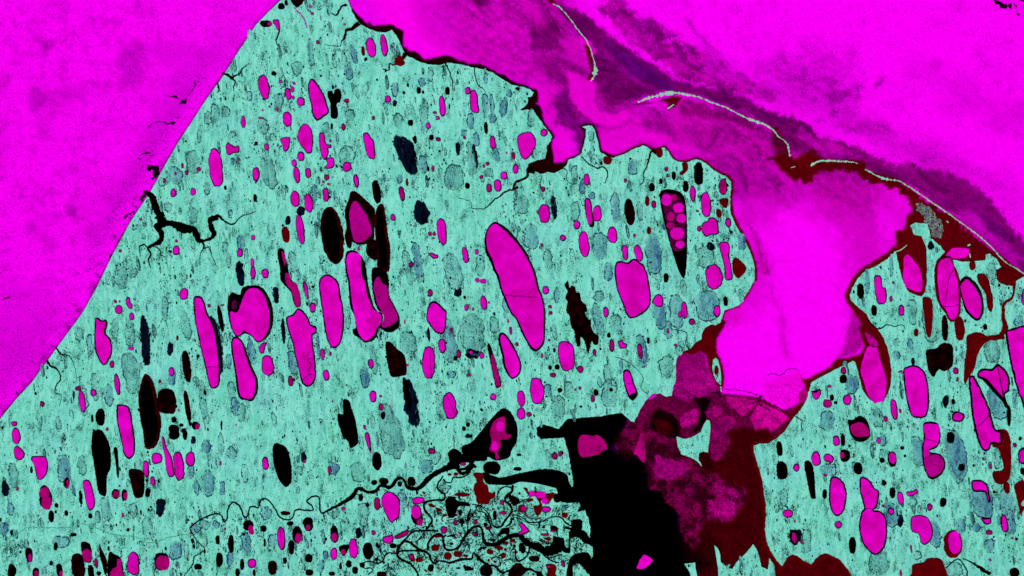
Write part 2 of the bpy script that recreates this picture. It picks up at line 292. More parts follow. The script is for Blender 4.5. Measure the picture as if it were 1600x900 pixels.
LAKES = '''
@400,0
B 160 40 45 40 0
D 190 18 22 35 0
D p 220,-10 300,-10 290,25 255,45 230,25
M 340 42 24 18 0
m 352 86 22 18 0
m 555 153 18 12 0
m 386 265 24 24 0
B 65 150 75 42 0
i m e 88 148 28 26 0
M p 105,130 140,125 150,160 150,190 130,185 120,165
B 112 460 30 28 0
B 405 475 15 15 0
M 720 298 58 125 8 | broad half of a pair of upright magenta frozen lakes close below the top coast
M 800 285 45 140 8 | slender half of a pair of upright magenta frozen lakes close below the top coast
R 670 320 22 60 8
U 612 345 40 110 15
U 855 300 35 70 5
m 850 292 15 15 0
B 686 372 20 22 0
R 898 382 62 62 0 | square maroon lagoon opening onto the top coast beside two upright magenta lakes
M 50 545 68 155 8
M p 345,495 370,505 400,550 430,600 445,650 457,690 450,712 420,735 385,757 365,740 350,705 345,660 332,610 325,560 330,515 | large teardrop magenta lake beside a cross-shaped black lake in upper teal tundra
M 155 512 24 20 0
M 236 522 24 20 0
M 228 560 26 38 0
M p 182,560 205,552 218,575 222,610 200,628 188,610 180,590
M 232 612 22 20 0
M 280 637 50 52 0
m 134 683 18 25 0
M 198 748 58 92 5
m 28 738 25 15 0
B p 450,575 478,572 485,590 495,562 525,560 535,595 525,640 505,650 512,730 470,735 465,650 450,610 | blocky cross-shaped black lake right beside the large teardrop magenta lake
m 567 632 34 24 0
M 825 620 42 45 0
N 866 645 25 40 0
U 575 455 45 110 15
U 345 330 40 180 5
T 255 430 70 100 0
T 140 640 60 120 0
T 45 790 70 110 10
U 870 560 45 90 0
U 1035 515 40 60 0
T 1090 465 40 100 0
U 1435 490 30 70 0
U 1580 585 40 40 0
U 1435 650 45 130 5
U 1475 660 30 150 5
U 1480 740 50 60 0
U 1545 680 45 110 0
U 1340 760 50 110 0
U 1375 870 50 90 0
U 1298 830 45 45 0
T 1050 740 60 160 5
B 950 533 16 22 0
B 925 580 18 20 0
B 1018 567 28 42 0
B 1045 578 18 20 0
B 1198 570 30 52 0
B 1260 455 14 20 0
B 1210 667 12 30 0
B 967 770 34 40 0
B 1437 800 26 75 5
B 475 790 14 40 0
M 1165 668 42 130 5
m 1117 705 25 18 0
M 1136 738 28 26 0
M 1078 788 32 42 10
m 733 740 20 28 0
m 547 795 28 42 0
m 1140 872 34 26 0
B 1098 860 30 36 0
m 1305 862 20 20 0
M 1325 570 36 45 0
M p 1340,575 1370,565 1385,600 1390,650 1395,700 1370,708 1345,690 1338,640
M p 300,775 330,785 350,820 358,870 355,925 345,955 320,960 300,935 275,900 260,860 270,810
M p 395,840 415,832 430,850 440,900 470,905 470,925 455,925 455,960 435,1000 415,985 400,930
M p 670,840 700,830 720,860 740,895 745,985 725,995 700,980 685,940 675,890
M 1480 890 38 80 5
M p 155,865 210,858 215,880 200,940 175,945 165,910 155,885
B 995 875 22 50 0
N p 870,845 910,850 960,880 980,900 1000,960 1010,1040 1005,1085 965,1097 935,1060 905,1010 880,960 865,890 | large navy-black speckled lake on the teal tundra above the kite-shaped lake
T 105 860 50 50 0
U 510 860 25 60 5
T 435 790 40 50 0
T 590 720 60 70 0
T 890 750 60 90 0
m 465 882 15 15 0
@800,0
M p 35,900 35,860 60,835 110,825 140,850 150,900 135,940 110,980 80,998 55,975 40,930 | wide magenta lake on the small headland jutting into the lagoon
M 200 830 45 50 -20
B 36 555 24 22 0
B 80 635 12 12 0
T 495 850 40 70 0
T 120 740 50 110 0
@0,0
M 1522 762 30 75 5
T 1345 710 60 130 0
T 1300 740 50 90 0
T 1410 700 60 70 0
T 1455 840 50 40 0
T 1560 600 40 70 0
T 1245 850 30 90 0
@0,225
M 1350 148 85 245 6 | slim upright magenta lake closest to the bend of the straight coast
M p 1412,10 1425,-5 1440,0 1470,18 1490,10 1500,30 1490,55 1460,58 1435,72 1415,50
U 1450 110 30 50 0
m 1492 100 22 12 0
m 1140 138 18 28 0
m 1167 180 24 28 0
m 1243 160 28 30 0
m 1098 185 16 22 0
m 1032 228 18 26 0
U 1090 200 110 120 0
T 1210 115 90 150 10
T 1295 280 45 80 0
M 1083 305 38 52 0
M 1208 300 38 44 0
T 1205 440 60 110 0
T 1050 395 50 60 0
M 1600 190 45 85 0
B 1595 340 25 50 0
m 880 472 18 18 0
T 855 520 60 40 0
T 900 580 25 40 0
T 915 410 25 35 0
M 1102 665 46 60 0
B 1065 672 24 14 0
m 1103 607 18 18 0
T 755 830 85 170 10
T 840 805 40 60 0
T 680 815 25 45 0
T 1410 655 40 90 0
T 1430 730 30 100 0
U 1505 620 50 110 0
M 1500 680 40 56 0
N 1502 810 55 150 8
M 1578 742 24 50 0
M 1583 805 36 80 0
T 1540 700 30 110 0
M 1583 585 26 30 0
m 752 670 20 18 0
T 1440 430 30 40 0
B 1410 275 18 28 0
@400,225
M 68 20 32 45 0
M 280 78 44 56 0
M 240 120 32 44 0
M 255 195 40 105 8
M 328 182 40 62 0
m 443 210 34 34 0
m 422 238 20 18 0
m 453 252 18 14 0
M 438 318 40 82 5
M 627 232 34 88 8
M 568 143 56 62 0
M p 440,95 480,85 492,115 480,150 435,155 430,145 445,125
T 570 70 110 130 10
M 245 345 58 106 5
M 330 370 54 118 6
M 278 535 50 190 8
N 200 475 35 60 0
R 187 567 48 100 8
N 280 420 50 60 0
B p 135,670 150,652 175,665 188,720 200,760 212,830 240,870 265,900 280,960 280,1010 255,1022 235,990 220,930 185,890 155,850 150,780 138,720 | narrow dark lake with pink ice in its lower half, left of the black oval
i m p 160,670 180,690 188,735 180,760 168,720
i m p 185,810 210,815 220,860 240,865 262,890 275,960 272,1010 255,1015 240,980 225,920 205,895 185,860
M p 298,855 320,880 332,960 320,968 305,930 295,890
E 478 572 136 355 8 | big upright black oval lake with brown rim, left of the kite-shaped lake
D p 590,305 625,300 680,345 740,405 745,450 740,540 735,590 690,625 640,630 610,615 570,600 565,500 555,440 560,400 580,350 | kite-shaped lake with wide black moat around dim magenta ice
i n p 605,365 630,360 660,400 690,440 705,480 720,520 725,560 700,585 685,600 650,615 615,605 600,560 590,500 585,430
D 580 600 40 110 10
B 755 300 52 145 8
E p 765,385 795,380 810,440 825,560 840,650 835,780 820,800 790,795 760,770 755,690 745,560 745,450 | long brown-edged black sliver lake hugging the right side of the kite-shaped lake
D p 700,610 745,600 760,650 755,725 725,720 690,680
B p 560,700 575,672 615,668 650,690 680,740 695,820 705,900 720,950 735,1010 760,1045 790,1060 790,1110 770,1150 755,1200 730,1230 680,1240 650,1215 610,1190 605,1160 625,1150 615,1080 590,1020 582,940 575,860 560,790 | tall bright magenta boot-shaped lake with thick black edge and a rounded crack at its top
i M p 568,705 590,680 620,680 655,700 655,760 665,830 685,880 690,930 710,980 730,1030 765,1050 785,1080 780,1120 755,1150 740,1190 690,1228 655,1205 632,1150 610,1040 595,950 587,860 570,780
B p 725,790 750,772 775,775 820,810 830,870 835,950 860,1000 890,1060 900,1110 890,1150 840,1178 795,1165 775,1140 800,1100 790,1055 770,1045 745,1000 735,950 725,880 | curved dark-edged lake of dim pink ice curling round the boot-shaped lake
i n p 745,850 770,830 790,870 820,890 830,960 850,1000 880,1060 885,1100 850,1130 810,1145 785,1140 800,1090 785,1045 758,1000 745,940 735,900
m 912 313 38 90 8
R 945 240 16 50 0
m 1107 155 18 40 0
B 975 615 14 10 0
M 857 460 32 38 0
U 900 220 35 60 0
U 1045 130 55 130 8
T 1240 210 120 160 0
N 1035 430 95 150 10
B 1322 262 28 36 0
m 1408 208 24 22 0
m 1448 125 24 24 0
m 1425 140 15 20 0
M 1550 198 46 46 0
M 1511 260 48 76 0
m 1457 275 36 52 0
M 1485 12 35 40 0
T 1455 180 60 60 0
M 1163 548 60 168 8
m 1087 562 24 26 0
m 1115 563 22 24 0
m 1110 590 18 12 0
M p 1075,692 1100,680 1120,690 1140,695 1138,712 1110,718 1090,702
m 968 755 30 36 0
T 950 770 60 230 10
U 1010 740 60 260 8
T 1230 800 110 230 15
T 1400 760 60 140 0
M 1310 695 40 100 10
M 1380 675 28 34 0
M 1383 852 28 26 0
M 1418 858 44 28 0
B p 1475,495 1500,490 1530,502 1570,530 1600,560 1635,600 1685,670 1725,750 1750,810 1770,900 1794,960 1809,1050 1809,1150 1804,1230 1783,1275 1750,1296 1717,1280 1687,1230 1652,1160 1625,1095 1600,1070 1580,1035 1553,975 1525,900 1508,835 1482,785 1462,730 1438,685 1430,610 1440,545 | biggest tilted magenta lake in the middle, long oval with black rim and a thin crack
i M p 1475,508 1500,500 1530,520 1560,545 1592,580 1625,615 1672,680 1712,755 1735,815 1757,900 1782,960 1797,1050 1797,1150 1792,1225 1775,1260 1750,1280 1725,1268 1695,1222 1660,1150 1632,1090 1605,1060 1590,1030 1565,970 1535,895 1520,830 1495,775 1478,720 1452,670 1440,610 1448,545
i C l 1555,945 1600,951 1650,950 1700,955 1770,957
M 60 810 44 58 0
m 643 655 16 20 0
T 410 720 30 60 0
T 230 740 50 150 10
M p 395,860 420,825 455,818 500,845 520,880 530,940 548,1040 552,1120 545,1180 530,1240 500,1275 470,1270 445,1220 430,1160 415,1050 400,950 | tall smooth bright magenta lake left of the boot-shaped lake
U 365 310 40 120 0
U 490 320 12 60 0
T 80 180 90 220 15
N 1370 80 30 170 6
N 1262 30 30 80 5
U 1500 60 40 120 10
T 1345 90 50 200 10
@800,225
m 10 75 28 40 0
M 22 155 38 62 0
M 467 225 40 72 5
m 193 283 32 32 0
M 202 438 72 122 3
N 263 400 34 150 5
M 320 587 40 38 0
m 186 632 20 20 0
U 120 580 95 160 10
U 545 640 100 190 5
B p 455,350 480,340 497,370 505,450 515,500 500,522 480,510 465,460 455,400
i M p 460,355 478,348 490,375 497,440 502,480 490,505 475,490 466,440
M 533 437 58 100 0
M 405 507 42 56 0
T 395 420 60 130 0
M 450 628 64 158 6
M 628 570 58 104 5
M 708 680 38 96 5
M 790 682 52 108 10
m 765 573 18 22 0
D 735 428 62 165 5
U 645 400 60 200 5
R 845 358 28 65 0
m 886 378 28 46 0
R 857 543 28 42 0
B 875 272 38 52 0
B 930 235 22 34 0
B 1010 200 26 52 0
B 1085 267 36 70 0
B 1167 187 60 142 2 | upright black oval lake just inside the northern point of the coast
R p 1065,120 1095,120 1098,160 1065,195 1045,185 1065,165
R 597 105 56 50 0
R 922 55 40 60 0
m 708 230 22 24 0
m 965 160 22 30 0
m 975 203 22 14 0
M 1131 312 38 98 2
M 1213 380 62 150 3
m 1160 420 20 12 0
R p 1295,350 1350,342 1340,400 1310,385
R 1293 435 34 50 0
m 1318 270 50 100 0
M 1352 493 36 56 0
M p 1190,500 1225,480 1230,465 1260,462 1285,485 1292,540 1285,565 1235,570 1215,582 1190,555
m 1170 530 28 36 0
M p 1295,625 1340,612 1362,640 1358,700 1370,760 1378,840 1350,852 1330,840 1325,760 1310,700
R p 1380,730 1400,712 1440,740 1465,775 1450,810 1415,840 1390,820 1378,780
M 1262 833 108 155 5
T 1210 710 100 140 0
N 1240 640 50 55 0
U 1435 610 50 110 5
U 885 690 100 260 5
B 962 838 34 55 0
B 740 92 14 14 0
U 755 150 70 100 0
B 1370 550 20 16 0
B p 925,310 960,285 1010,288 1055,305 1080,350 1092,450 1095,600 1090,760 1075,840 1045,800 1010,700 985,620 960,520 935,420 | cone-shaped black lake filled with round pink ice floes, pointed end down
i k p 938,330 980,308 1060,350 1080,450 1083,580 1060,660 1005,660 970,520
i M e 965 350 64 70 0
i M e 1040 400 66 62 0
i M e 1056 465 58 56 0
i M e 1032 560 84 76 0
i M e 1050 628 56 50 0
i m e 992 455 50 56 0
i m e 990 510 46 40 0
i m e 1015 335 40 40 0
M p 650,745 670,732 700,738 725,742 745,725 770,720 800,742 825,760 845,810 858,870 868,950 862,1010 820,1060 755,1090 720,1075 695,1010 660,920 645,850 640,790 | large square-shouldered magenta lake below the cone-shaped lake and left of it
U 440 270 40 90 0
T 385 170 50 70 0
T 225 720 60 120 10
U 600 800 60 120 0
T 800 420 40 130 5
U 500 320 50 50 0
T 60 380 100 120 0
@1200,225
N 1018 635 42 60 0
R p 1310,815 1350,812 1380,850 1390,900 1405,960 1405,1030 1390,1050 1370,1020 1360,940 1330,895 1308,850
R 1278 760 40 60 0
R p 1450,780 1520,790 1590,820 1550,850 1545,890 1500,880 1460,860 1425,820
M p 665,830 700,825 712,850 715,895 735,905 742,960 730,995 690,1002 675,960 665,900
m 783 868 16 16 0
B 577 920 42 95 3
U 620 860 30 160 0
U 770 760 25 150 0
R p 1048,750 1065,720 1110,705 1150,712 1162,760 1184,800 1202,870 1205,1000 1200,1060 1172,1104 1135,1108 1108,1060 1072,1010 1052,960 1042,880 1040,800 | cracked magenta lake with maroon rim beside the narrow teal neck
i M p 1062,760 1080,728 1130,714 1152,750 1168,810 1186,880 1190,1000 1186,1050 1165,1092 1138,1092 1112,1040 1078,990 1064,900 1058,830
i C l 1155,785 1130,840 1120,895 1112,950 1105,1030
i C l 1078,1000 1100,1015 1150,1015 1193,1000
B p 1190,880 1215,840 1250,830 1290,860 1320,900 1342,960 1348,1020 1342,1070 1310,1106 1275,1088 1235,1045 1212,980 1200,930 | tilted magenta lake with thick black rim right of the cracked maroon-rimmed lake
i M p 1202,885 1220,860 1240,845 1270,870 1300,910 1325,960 1332,1020 1325,1065 1308,1090 1280,1075 1245,1035 1222,980 1210,930
T 1395 810 70 130 0
@1200,450
R p 965,70 1000,60 1025,80 1030,180 1020,280 1010,310 990,290 975,180 | maroon strip lake inside a grey drained basin at upper right
T 1010 200 95 290 4
R 925 280 30 50 0
T 900 150 60 160 0
M 833 142 36 68 0
m 768 70 20 35 0
B 663 140 36 68 2
R 1198 255 62 150 3
D 1105 250 40 160 2
B 1357 245 28 38 0
R p 1245,300 1320,278 1380,305 1470,300 1475,320 1400,325 1350,350 1310,420 1290,500 1255,560 1228,600 1225,500 1240,380 | maroon hooked lagoon above the curved magenta lake near the right edge
M p 1485,290 1505,262 1640,250 1680,500 1700,900 1640,830 1600,760 1575,680 1545,600 1520,500 1500,400 | large magenta lake cut off by the right edge of the picture
M 1603 60 40 100 0
U 1565 210 60 75 0
M p 1310,530 1340,505 1400,505 1430,475 1460,490 1490,520 1510,570 1505,640 1480,670 1500,740 1480,745 1455,690 1400,640 1360,580 1330,570 1310,560 | curved claw-shaped bright magenta lake near the right edge
R p 1410,900 1480,885 1510,930 1520,1060 1510,1180 1470,1225 1420,1215 1405,1150 1470,1130 1440,1010 1400,985 | maroon L-shaped water body at the foot of the long right-hand magenta lake
M p 1255,570 1285,550 1310,590 1340,650 1375,730 1400,810 1420,880 1460,900 1465,950 1450,980 1400,975 1385,1010 1350,1020 1320,980 1295,900 1275,800 1265,700 | long slanting magenta lake widening downwards below the claw-shaped lake
i C l 1310,865 1350,830 1395,780
T 1400 400 100 150 0
U 1430 720 110 220 15
B 1505 800 25 130 0
U 1540 690 30 120 0
D p 990,390 1050,378 1075,355 1110,345 1150,360 1158,420 1150,490 1100,520 1065,510 1035,555 1005,520 990,450 | squarish brown-black lake right of the barrel-shaped magenta lake
M p 850,505 900,485 935,488 975,520 992,560 1005,650 1005,740 985,805 930,812 895,795 870,720 855,640 847,560 | barrel-shaped bright magenta lake right of the maroon tidal inlet
m 472 517 34 42 0
B 470 570 45 55 0
M p 272,645 300,650 325,630 332,660 315,690 290,695
m 383 615 24 20 0
m 370 722 55 50 0
B 400 685 25 38 0
B 423 717 22 18 0
M 493 700 54 64 0
U 520 600 90 120 0
M 788 760 46 125 8
m 735 820 26 35 0
m 826 770 16 26 0
m 1173 518 34 42 0
m 1185 572 16 26 0
M 1187 807 80 64 0
B p 500,830 530,825 575,800 620,830 638,900 635,930 600,960 550,955 515,915 | round lake with pink ice and thick black upper rim under the speckled headland
i m p 515,865 560,840 600,850 628,885 628,920 570,930 530,915
B p 970,850 1020,838 1060,850 1077,900 1074,960 1052,1000 1018,1012 1010,1028 1060,1035 1097,1060 1107,1110 1082,1167 1020,1197 985,1152 965,1080 963,1000 973,930 | S-shaped magenta lake whose lower lobe is dim pink, left of a grey basin
i M p 975,855 1060,855 1070,900 1062,965 1040,990 1010,1005 1003,1055 975,1060 972,990 982,930
i n p 975,1068 1015,1045 1060,1042 1090,1068 1098,1105 1078,1152 1020,1180 990,1145
i C l 978,940 1010,950 1060,965
N 1110 710 40 80 0
B 1158 712 24 32 0
N 905 460 25 50 0
U 805 420 50 60 0
U 800 340 40 50 0
U 890 350 40 80 0
m 825 525 30 10 0
T 680 810 90 130 5
U 370 830 100 130 0
@0,450
M 742 135 44 58 0
m 722 85 20 22 0
m 750 85 14 12 0
M p 790,65 812,60 818,95 830,105 825,130 805,125 790,100
M 824 180 34 46 0
M 820 378 40 22 0
M p 598,195 615,187 640,205 660,198 675,220 665,260 665,290 690,315 700,345 702,400 690,440 665,475 640,480 615,440 595,390 590,320 592,240 | lobed magenta lake closest to the lower stretch of the straight coast
m 702 478 30 42 0
M 735 603 34 135 8
M 584 654 40 44 0
T 520 700 60 190 5
M 515 710 42 140 8
m 490 628 38 28 0
D 462 670 14 50 0
U 680 670 60 140 8
m 265 725 28 30 0
B 223 660 16 18 0
B 628 808 62 105 0
B 578 815 15 50 0
T 822 530 110 270 12
N 908 330 60 320 5
T 1165 240 60 180 8
D 1168 490 52 200 8
T 1140 480 30 120 0
N 1065 380 40 90 0
U 1075 560 50 100 0
M 1072 523 34 56 0
N 1335 370 110 400 8
M p 1210,75 1225,52 1255,55 1280,90 1295,150 1325,205 1345,260 1360,330 1370,400 1375,450 1378,540 1372,600 1350,628 1315,620 1300,570 1280,480 1260,400 1240,310 1222,220 1212,140 | long tapered magenta lake with a navy right bank, left of the notched lake
i C l 1290,495 1330,492 1370,500
D 1380 195 30 165 10
m 1308 112 22 22 0
m 1392 108 22 12 0
R 1110 313 16 32 0
M 1152 38 56 72 0
B p 1430,60 1455,30 1500,45 1510,10 1535,-10 1600,-15 1640,0 1672,40 1698,100 1709,170 1704,240 1678,300 1630,337 1600,335 1570,300 1530,285 1500,302 1470,300 1440,230 1427,170 1423,110 | broad round magenta lake with a notched left side and heavy black rim
i M p 1440,150 1480,155 1500,120 1520,60 1550,12 1600,2 1640,30 1665,80 1682,150 1684,220 1668,280 1630,328 1600,325 1575,295 1540,275 1525,265 1495,295 1470,285 1445,220
i k p 1450,90 1470,75 1485,100 1470,135 1452,130
B p 1448,330 1465,306 1492,310 1522,345 1550,420 1575,490 1605,550 1614,600 1608,660 1577,707 1540,700 1500,692 1483,640 1473,560 1458,460 1446,390 | club-shaped magenta lake hanging directly under the notched round lake
i M p 1456,335 1468,316 1488,318 1512,350 1536,425 1560,495 1590,555 1598,600 1592,650 1572,690 1545,692 1510,680 1495,640 1485,560 1468,460 1456,390
E p 905,540 930,545 955,580 975,640 985,700 1000,780 1010,850 1000,920 985,970 960,1000 910,1000 895,900 880,830 870,750 865,680 880,600 | large dark brown spindle-shaped lake in the lower left tundra
D p 990,655 1030,630 1080,640 1100,690 1100,740 1085,785 1000,775 985,720
D 1172 740 36 200 8
B 1088 825 34 38 0
B 1088 885 70 60 0
B 1150 892 30 30 0
B 1135 858 25 22 0
B 1225 860 50 50 0
i m e 1235 865 28 36 0
B 1190 850 20 25 0
M p 730,745 745,728 800,740 820,780 832,860 842,930 845,1020 830,1055 805,1070 775,1040 765,980 745,900 730,820 | tall magenta lake just left of the dark brown spindle lake
m 670 882 18 22 0
M 90 850 40 30 0
M 103 925 56 100 5
B p 580,900 600,890 635,890 660,925 685,980 695,1060 690,1130 670,1180 665,1290 640,1298 615,1270 600,1180 585,1080 572,1000 | tall jet-black oval lake in the lower left tundra
B 1385 860 12 60 0
T 1270 700 50 250 5
T 1450 640 50 120 10
U 1470 740 50 120 8
T 1510 780 50 120 0
U 565 360 40 150 5
T 495 290 55 90 5
T 720 260 50 120 0
T 810 280 70 170 0
T 1030 130 50 160 0
U 1575 400 50 170 12
T 1410 320 30 90 0
U 1430 460 35 100 0
m 1118 762 14 10 0
R 1002 585 16 20 0
B 1240 428 18 20 0
T 365 850 40 100 0
T 595 620 50 180 5
@400,450
N 125 45 35 100 5
U 150 140 20 30 0
M 355 125 38 62 0
M p 190,185 230,165 260,128 290,140 325,180 345,230 375,240 380,280 355,300 360,370 372,450 375,560 350,605 320,618 285,590 265,500 245,430 230,350 205,280 192,230 | long magenta lake with a web of black cracks in its lower end
i C l 330,400 320,450 345,480 330,520 350,560
i C l 315,460 340,440 365,450
i C l 290,580 330,540 365,545
i C l 265,135 300,160 325,190
M p 20,375 35,350 72,340 60,365 50,405 30,408 20,395
M 75 485 78 130 5
m 217 582 34 66 5
M 417 415 32 72 5
M 440 546 40 66 5
m 467 412 16 28 0
N 172 270 25 160 3
U 230 470 60 160 10
M 718 475 36 60 5
M 733 680 46 72 0
m 780 677 20 14 0
D p 810,345 840,338 880,380 920,410 938,450 942,530 920,548 850,555 830,510 815,430 | brown-black wedge-shaped lake below the boot-shaped magenta lake
T 955 340 100 150 10
T 735 450 40 180 5
U 680 560 60 140 10
N 968 720 85 310 10
B 945 660 36 200 12
B p 545,705 565,697 590,715 600,760 620,820 635,900 640,960 625,985 590,1000 575,960 545,930 530,890 510,830 515,785 545,790 | jagged black lake right of the black oval, stepped on its left side
T p 760,750 800,712 850,750 890,820 920,920 930,1000 905,1070 860,1060 800,1020 770,900
m 783 745 30 42 0
B 795 797 30 46 0
m 680 870 18 28 0
M p 1075,120 1100,85 1140,95 1175,130 1192,150 1190,200 1185,260 1160,290 1120,275 1085,230 1065,195 | smooth egg-shaped magenta lake left of the biggest tilted lake
U 1200 330 100 280 8
M 1163 363 50 88 5
M 1080 465 82 205 0
N 1080 290 20 90 5
B 1247 440 26 30 0
m 1268 412 30 54 0
T 1350 290 150 260 5
N 1355 410 90 60 0
M 1345 403 30 24 0
M 1413 423 32 40 0
m 1088 32 30 48 0
M 1424 92 44 88 8
M 1316 122 30 42 0
m 1456 92 14 14 0
m 1358 135 16 20 0
B 1305 60 18 22 0
N 1260 20 50 80 5
m 1220 262 20 30 0
m 1240 300 22 14 0
m 1592 268 20 50 5
m 1576 208 14 22 0
B p 1518,300 1540,278 1575,305 1605,350 1630,400 1654,460 1659,500 1643,545 1605,568 1573,543 1547,490 1536,420 1520,360
i M p 1528,305 1543,290 1568,315 1592,355 1618,400 1645,465 1648,500 1635,535 1605,558 1583,538 1560,485 1550,420 1535,360
B p 1448,355 1462,352 1490,430 1510,500 1532,590 1528,618 1500,622 1485,560 1468,480 1452,400
i m p 1470,420 1482,420 1505,500 1525,590 1520,612 1500,612 1488,550 1472,470
M 1213 738 84 172 10 | isolated oval magenta lake below the drained grey basin, low in the middle
T 1160 740 70 180 8
m 1330 546 32 18 0
M 1483 682 40 40 0
U 1220 540 60 50 0
m 930 212 10 28 0
U 1560 130 35 140 8
T 1490 230 60 110 0
B 1410 762 18 20 0
B 1325 855 26 26 0
B 1300 880 26 28 0
B p 1540,755 1590,775 1620,830 1635,880 1630,960 1600,1010 1580,1060 1500,1078 1450,1055 1440,1078 1380,1082 1320,1074 1290,1035 1290,990 1340,970 1380,930 1420,880 1470,820 | black lake with clustered pink floes at the top of the river delta
i m p 1490,830 1550,805 1562,850 1558,900 1595,920 1572,945 1525,950 1532,980 1512,1030 1522,1060 1500,1070 1493,1030 1462,1010 1472,950 1462,900
i M e 1525 865 50 60 0
i m e 1545 925 60 36 0
i M e 1492 985 36 60 0
T 570 180 40 160 5
U 390 360 25 180 5
@800,450
M 210 15 40 50 0
m 238 118 24 18 0
m 242 157 26 22 0
m 32 352 20 24 0
m 187 425 16 28 0
m 232 325 18 14 0
M 587 152 36 64 5
M p 290,355 310,335 350,338 380,360 392,410 390,490 365,512 330,520 305,490 288,420 | upright rounded magenta lake near the lower end of the biggest tilted lake
m 427 510 38 44 0
B 238 500 24 28 0
B 283 495 30 32 0
m 257 545 40 26 0
M 157 645 90 165 5
M 57 690 50 100 5
M 58 787 50 76 0
m 108 790 38 28 0
U 222 640 50 90 0
D p 351,-45 360,0 375,-15 396,2 403,29 424,32 436,82 460,104 469,142 457,158 484,202 496,187 496,242 517,284 542,299 538,348 514,357 499,333 487,375 478,411 466,387 457,345 430,307 427,360 409,366 396,327 387,269 369,242 360,179 339,142 348,89 333,59 347,22 330,-15 | ragged dark brown lake standing between two large magenta lakes
U 540 200 60 220 12
U 280 40 40 100 0
U 920 150 80 220 10
M p 875,85 895,50 920,40 945,60 942,110 920,120 890,105
U 1030 150 90 220 5
M 1078 140 42 108 5
M 1050 167 28 42 0
U 1220 110 160 200 8
M 1282 145 44 72 0
m 1125 210 38 40 0
B 1335 85 30 60 0
T 545 50 70 80 0
T 650 220 80 120 0
U 810 390 70 210 8
m 800 395 32 95 8
B 852 330 18 40 0
U 975 260 60 120 10
m 975 270 16 32 0
m 625 362 32 80 0
M p 662,335 690,328 700,345 720,350 715,375 690,380 670,370
m 516 402 22 38 0
T 965 490 90 140 0
T 1040 385 50 70 0
m 1022 358 24 14 0
B p 695,530 715,510 742,528 758,580 778,630 785,670 760,703 733,692 712,640 698,590
i M p 702,535 716,520 736,535 750,585 768,635 772,650 745,660 735,670 720,640 706,590
i C l 720,595 740,600 755,590
U 680 490 30 100 0
T 600 530 60 130 0
T 610 660 100 180 0
T 640 590 50 60 0
m 505 692 28 44 0
B 525 655 32 42 0
B 300 640 30 30 0
m 395 637 16 14 0
m 425 625 20 18 0
T 350 640 60 120 0
T 290 740 90 140 0
B 432 742 20 14 0
B 205 590 12 14 0
D 620 635 25 25 0
R 1278 515 30 60 0
@0,675
M p 90,100 120,92 158,140 125,178 95,160
M p 195,160 240,150 280,155 298,180 298,250 260,298 230,280 215,210
B 285 410 80 155 6
i m e 280 380 56 70 0
i m e 292 440 60 84 0
B 322 528 34 74 0
B 355 460 24 28 0
B 415 508 22 36 0
U 400 230 85 190 6
D 418 318 36 70 0
i m e 424 325 18 50 0
T 515 210 60 130 5
N 35 350 45 110 5
T 85 270 60 160 5
m 110 355 18 22 0
B 198 238 18 40 0
M p 520,310 560,305 578,350 595,430 590,470 565,490 545,460 530,390
N 505 410 22 90 5
U 460 365 25 70 5
B p 712,105 735,105 742,200 745,280 735,280 722,190
B 722 388 50 60 0
i m e 726 390 38 42 0
B 780 395 38 70 0
i m e 786 400 26 48 0
D p 808,240 890,245 905,330 895,400 865,412 840,400 820,320 | brown-black four-sided lake right of the tall jet-black oval lake
B 925 380 34 56 0
M 915 232 42 104 5
M 957 307 30 60 8
M 983 165 64 70 0
M p 1010,40 1028,38 1042,90 1065,140 1080,180 1090,270 1060,280 1042,240 1030,150
M 1118 215 66 180 5
M 1192 170 60 90 0
B 1090 15 70 60 0
B 1158 20 30 60 0
N 1210 50 30 50 0
U 1290 90 60 80 0
U 1190 250 50 100 0
U 1230 350 40 100 8
U 1300 320 90 160 0
U 1390 350 40 90 0
T 1445 130 70 80 0
m 1378 197 16 28 0
T 665 480 60 150 12
T 830 480 60 80 0
N 1005 470 60 110 -10
B 566 525 26 32 0
T 610 530 40 80 0
m 768 520 16 28 0
B 802 612 18 22 0
B 460 643 38 22 0
B 930 487 12 18 0
T 925 600 70 140 8
U 20 600 70 80 0
B 73 630 20 36 0
U 68 485 50 70 0
B 75 870 55 85 0
D 183 770 46 90 5
i m e 188 785 24 50 0
D 225 880 42 60 0
i m e 228 886 24 40 0
T 165 700 40 60 0
B 350 715 26 50 0
U 380 690 100 90 0
B 322 820 22 30 0
B 374 865 40 85 8
i m e 385 885 22 40 8
D 490 840 84 160 5
B p 510,690 560,700 575,750 572,810 530,810 512,760
i m p 515,750 545,730 570,755 568,805 530,805
m 602 820 24 60 8
B 570 875 40 80 5
D p 622,700 640,740 668,800 670,880 655,890 640,830 625,780
B p 680,760 720,765 760,800 768,920 680,920
i m p 735,795 755,800 760,840 765,915 690,915 700,860 730,840
M 835 822 78 145 3
B 1013 812 100 112 0
i m e 1018 818 86 92 0
U 1100 740 80 120 0
T 1165 740 40 90 0
B 620 885 28 25 0
B 1238 842 50 34 0
B 1362 675 28 55 0
B 1445 700 36 110 0
B 1373 800 44 90 0
U 1440 790 50 100 0
B 1515 830 28 70 0
B 1485 880 28 50 0
U 1540 700 60 160 8
M 1575 822 52 55 0
B 1552 585 66 68 0
i m e 1570 612 36 60 8
B 1205 680 22 30 0
B 1212 715 16 26 0
U 1230 600 50 60 0
T 1280 580 70 60 0
U 1350 580 50 60 0
m 1408 607 14 18 0
B 680 728 14 28 0
B 1590 880 20 40 0
@400,675
B p 105,100 130,72 190,100 215,170 225,250 222,310 190,345 160,320 135,280 110,190 | solitary jet-black oval lake in the tundra above the winding river
M 60 197 42 80 3
N 300 160 30 70 0
m 305 183 18 24 0
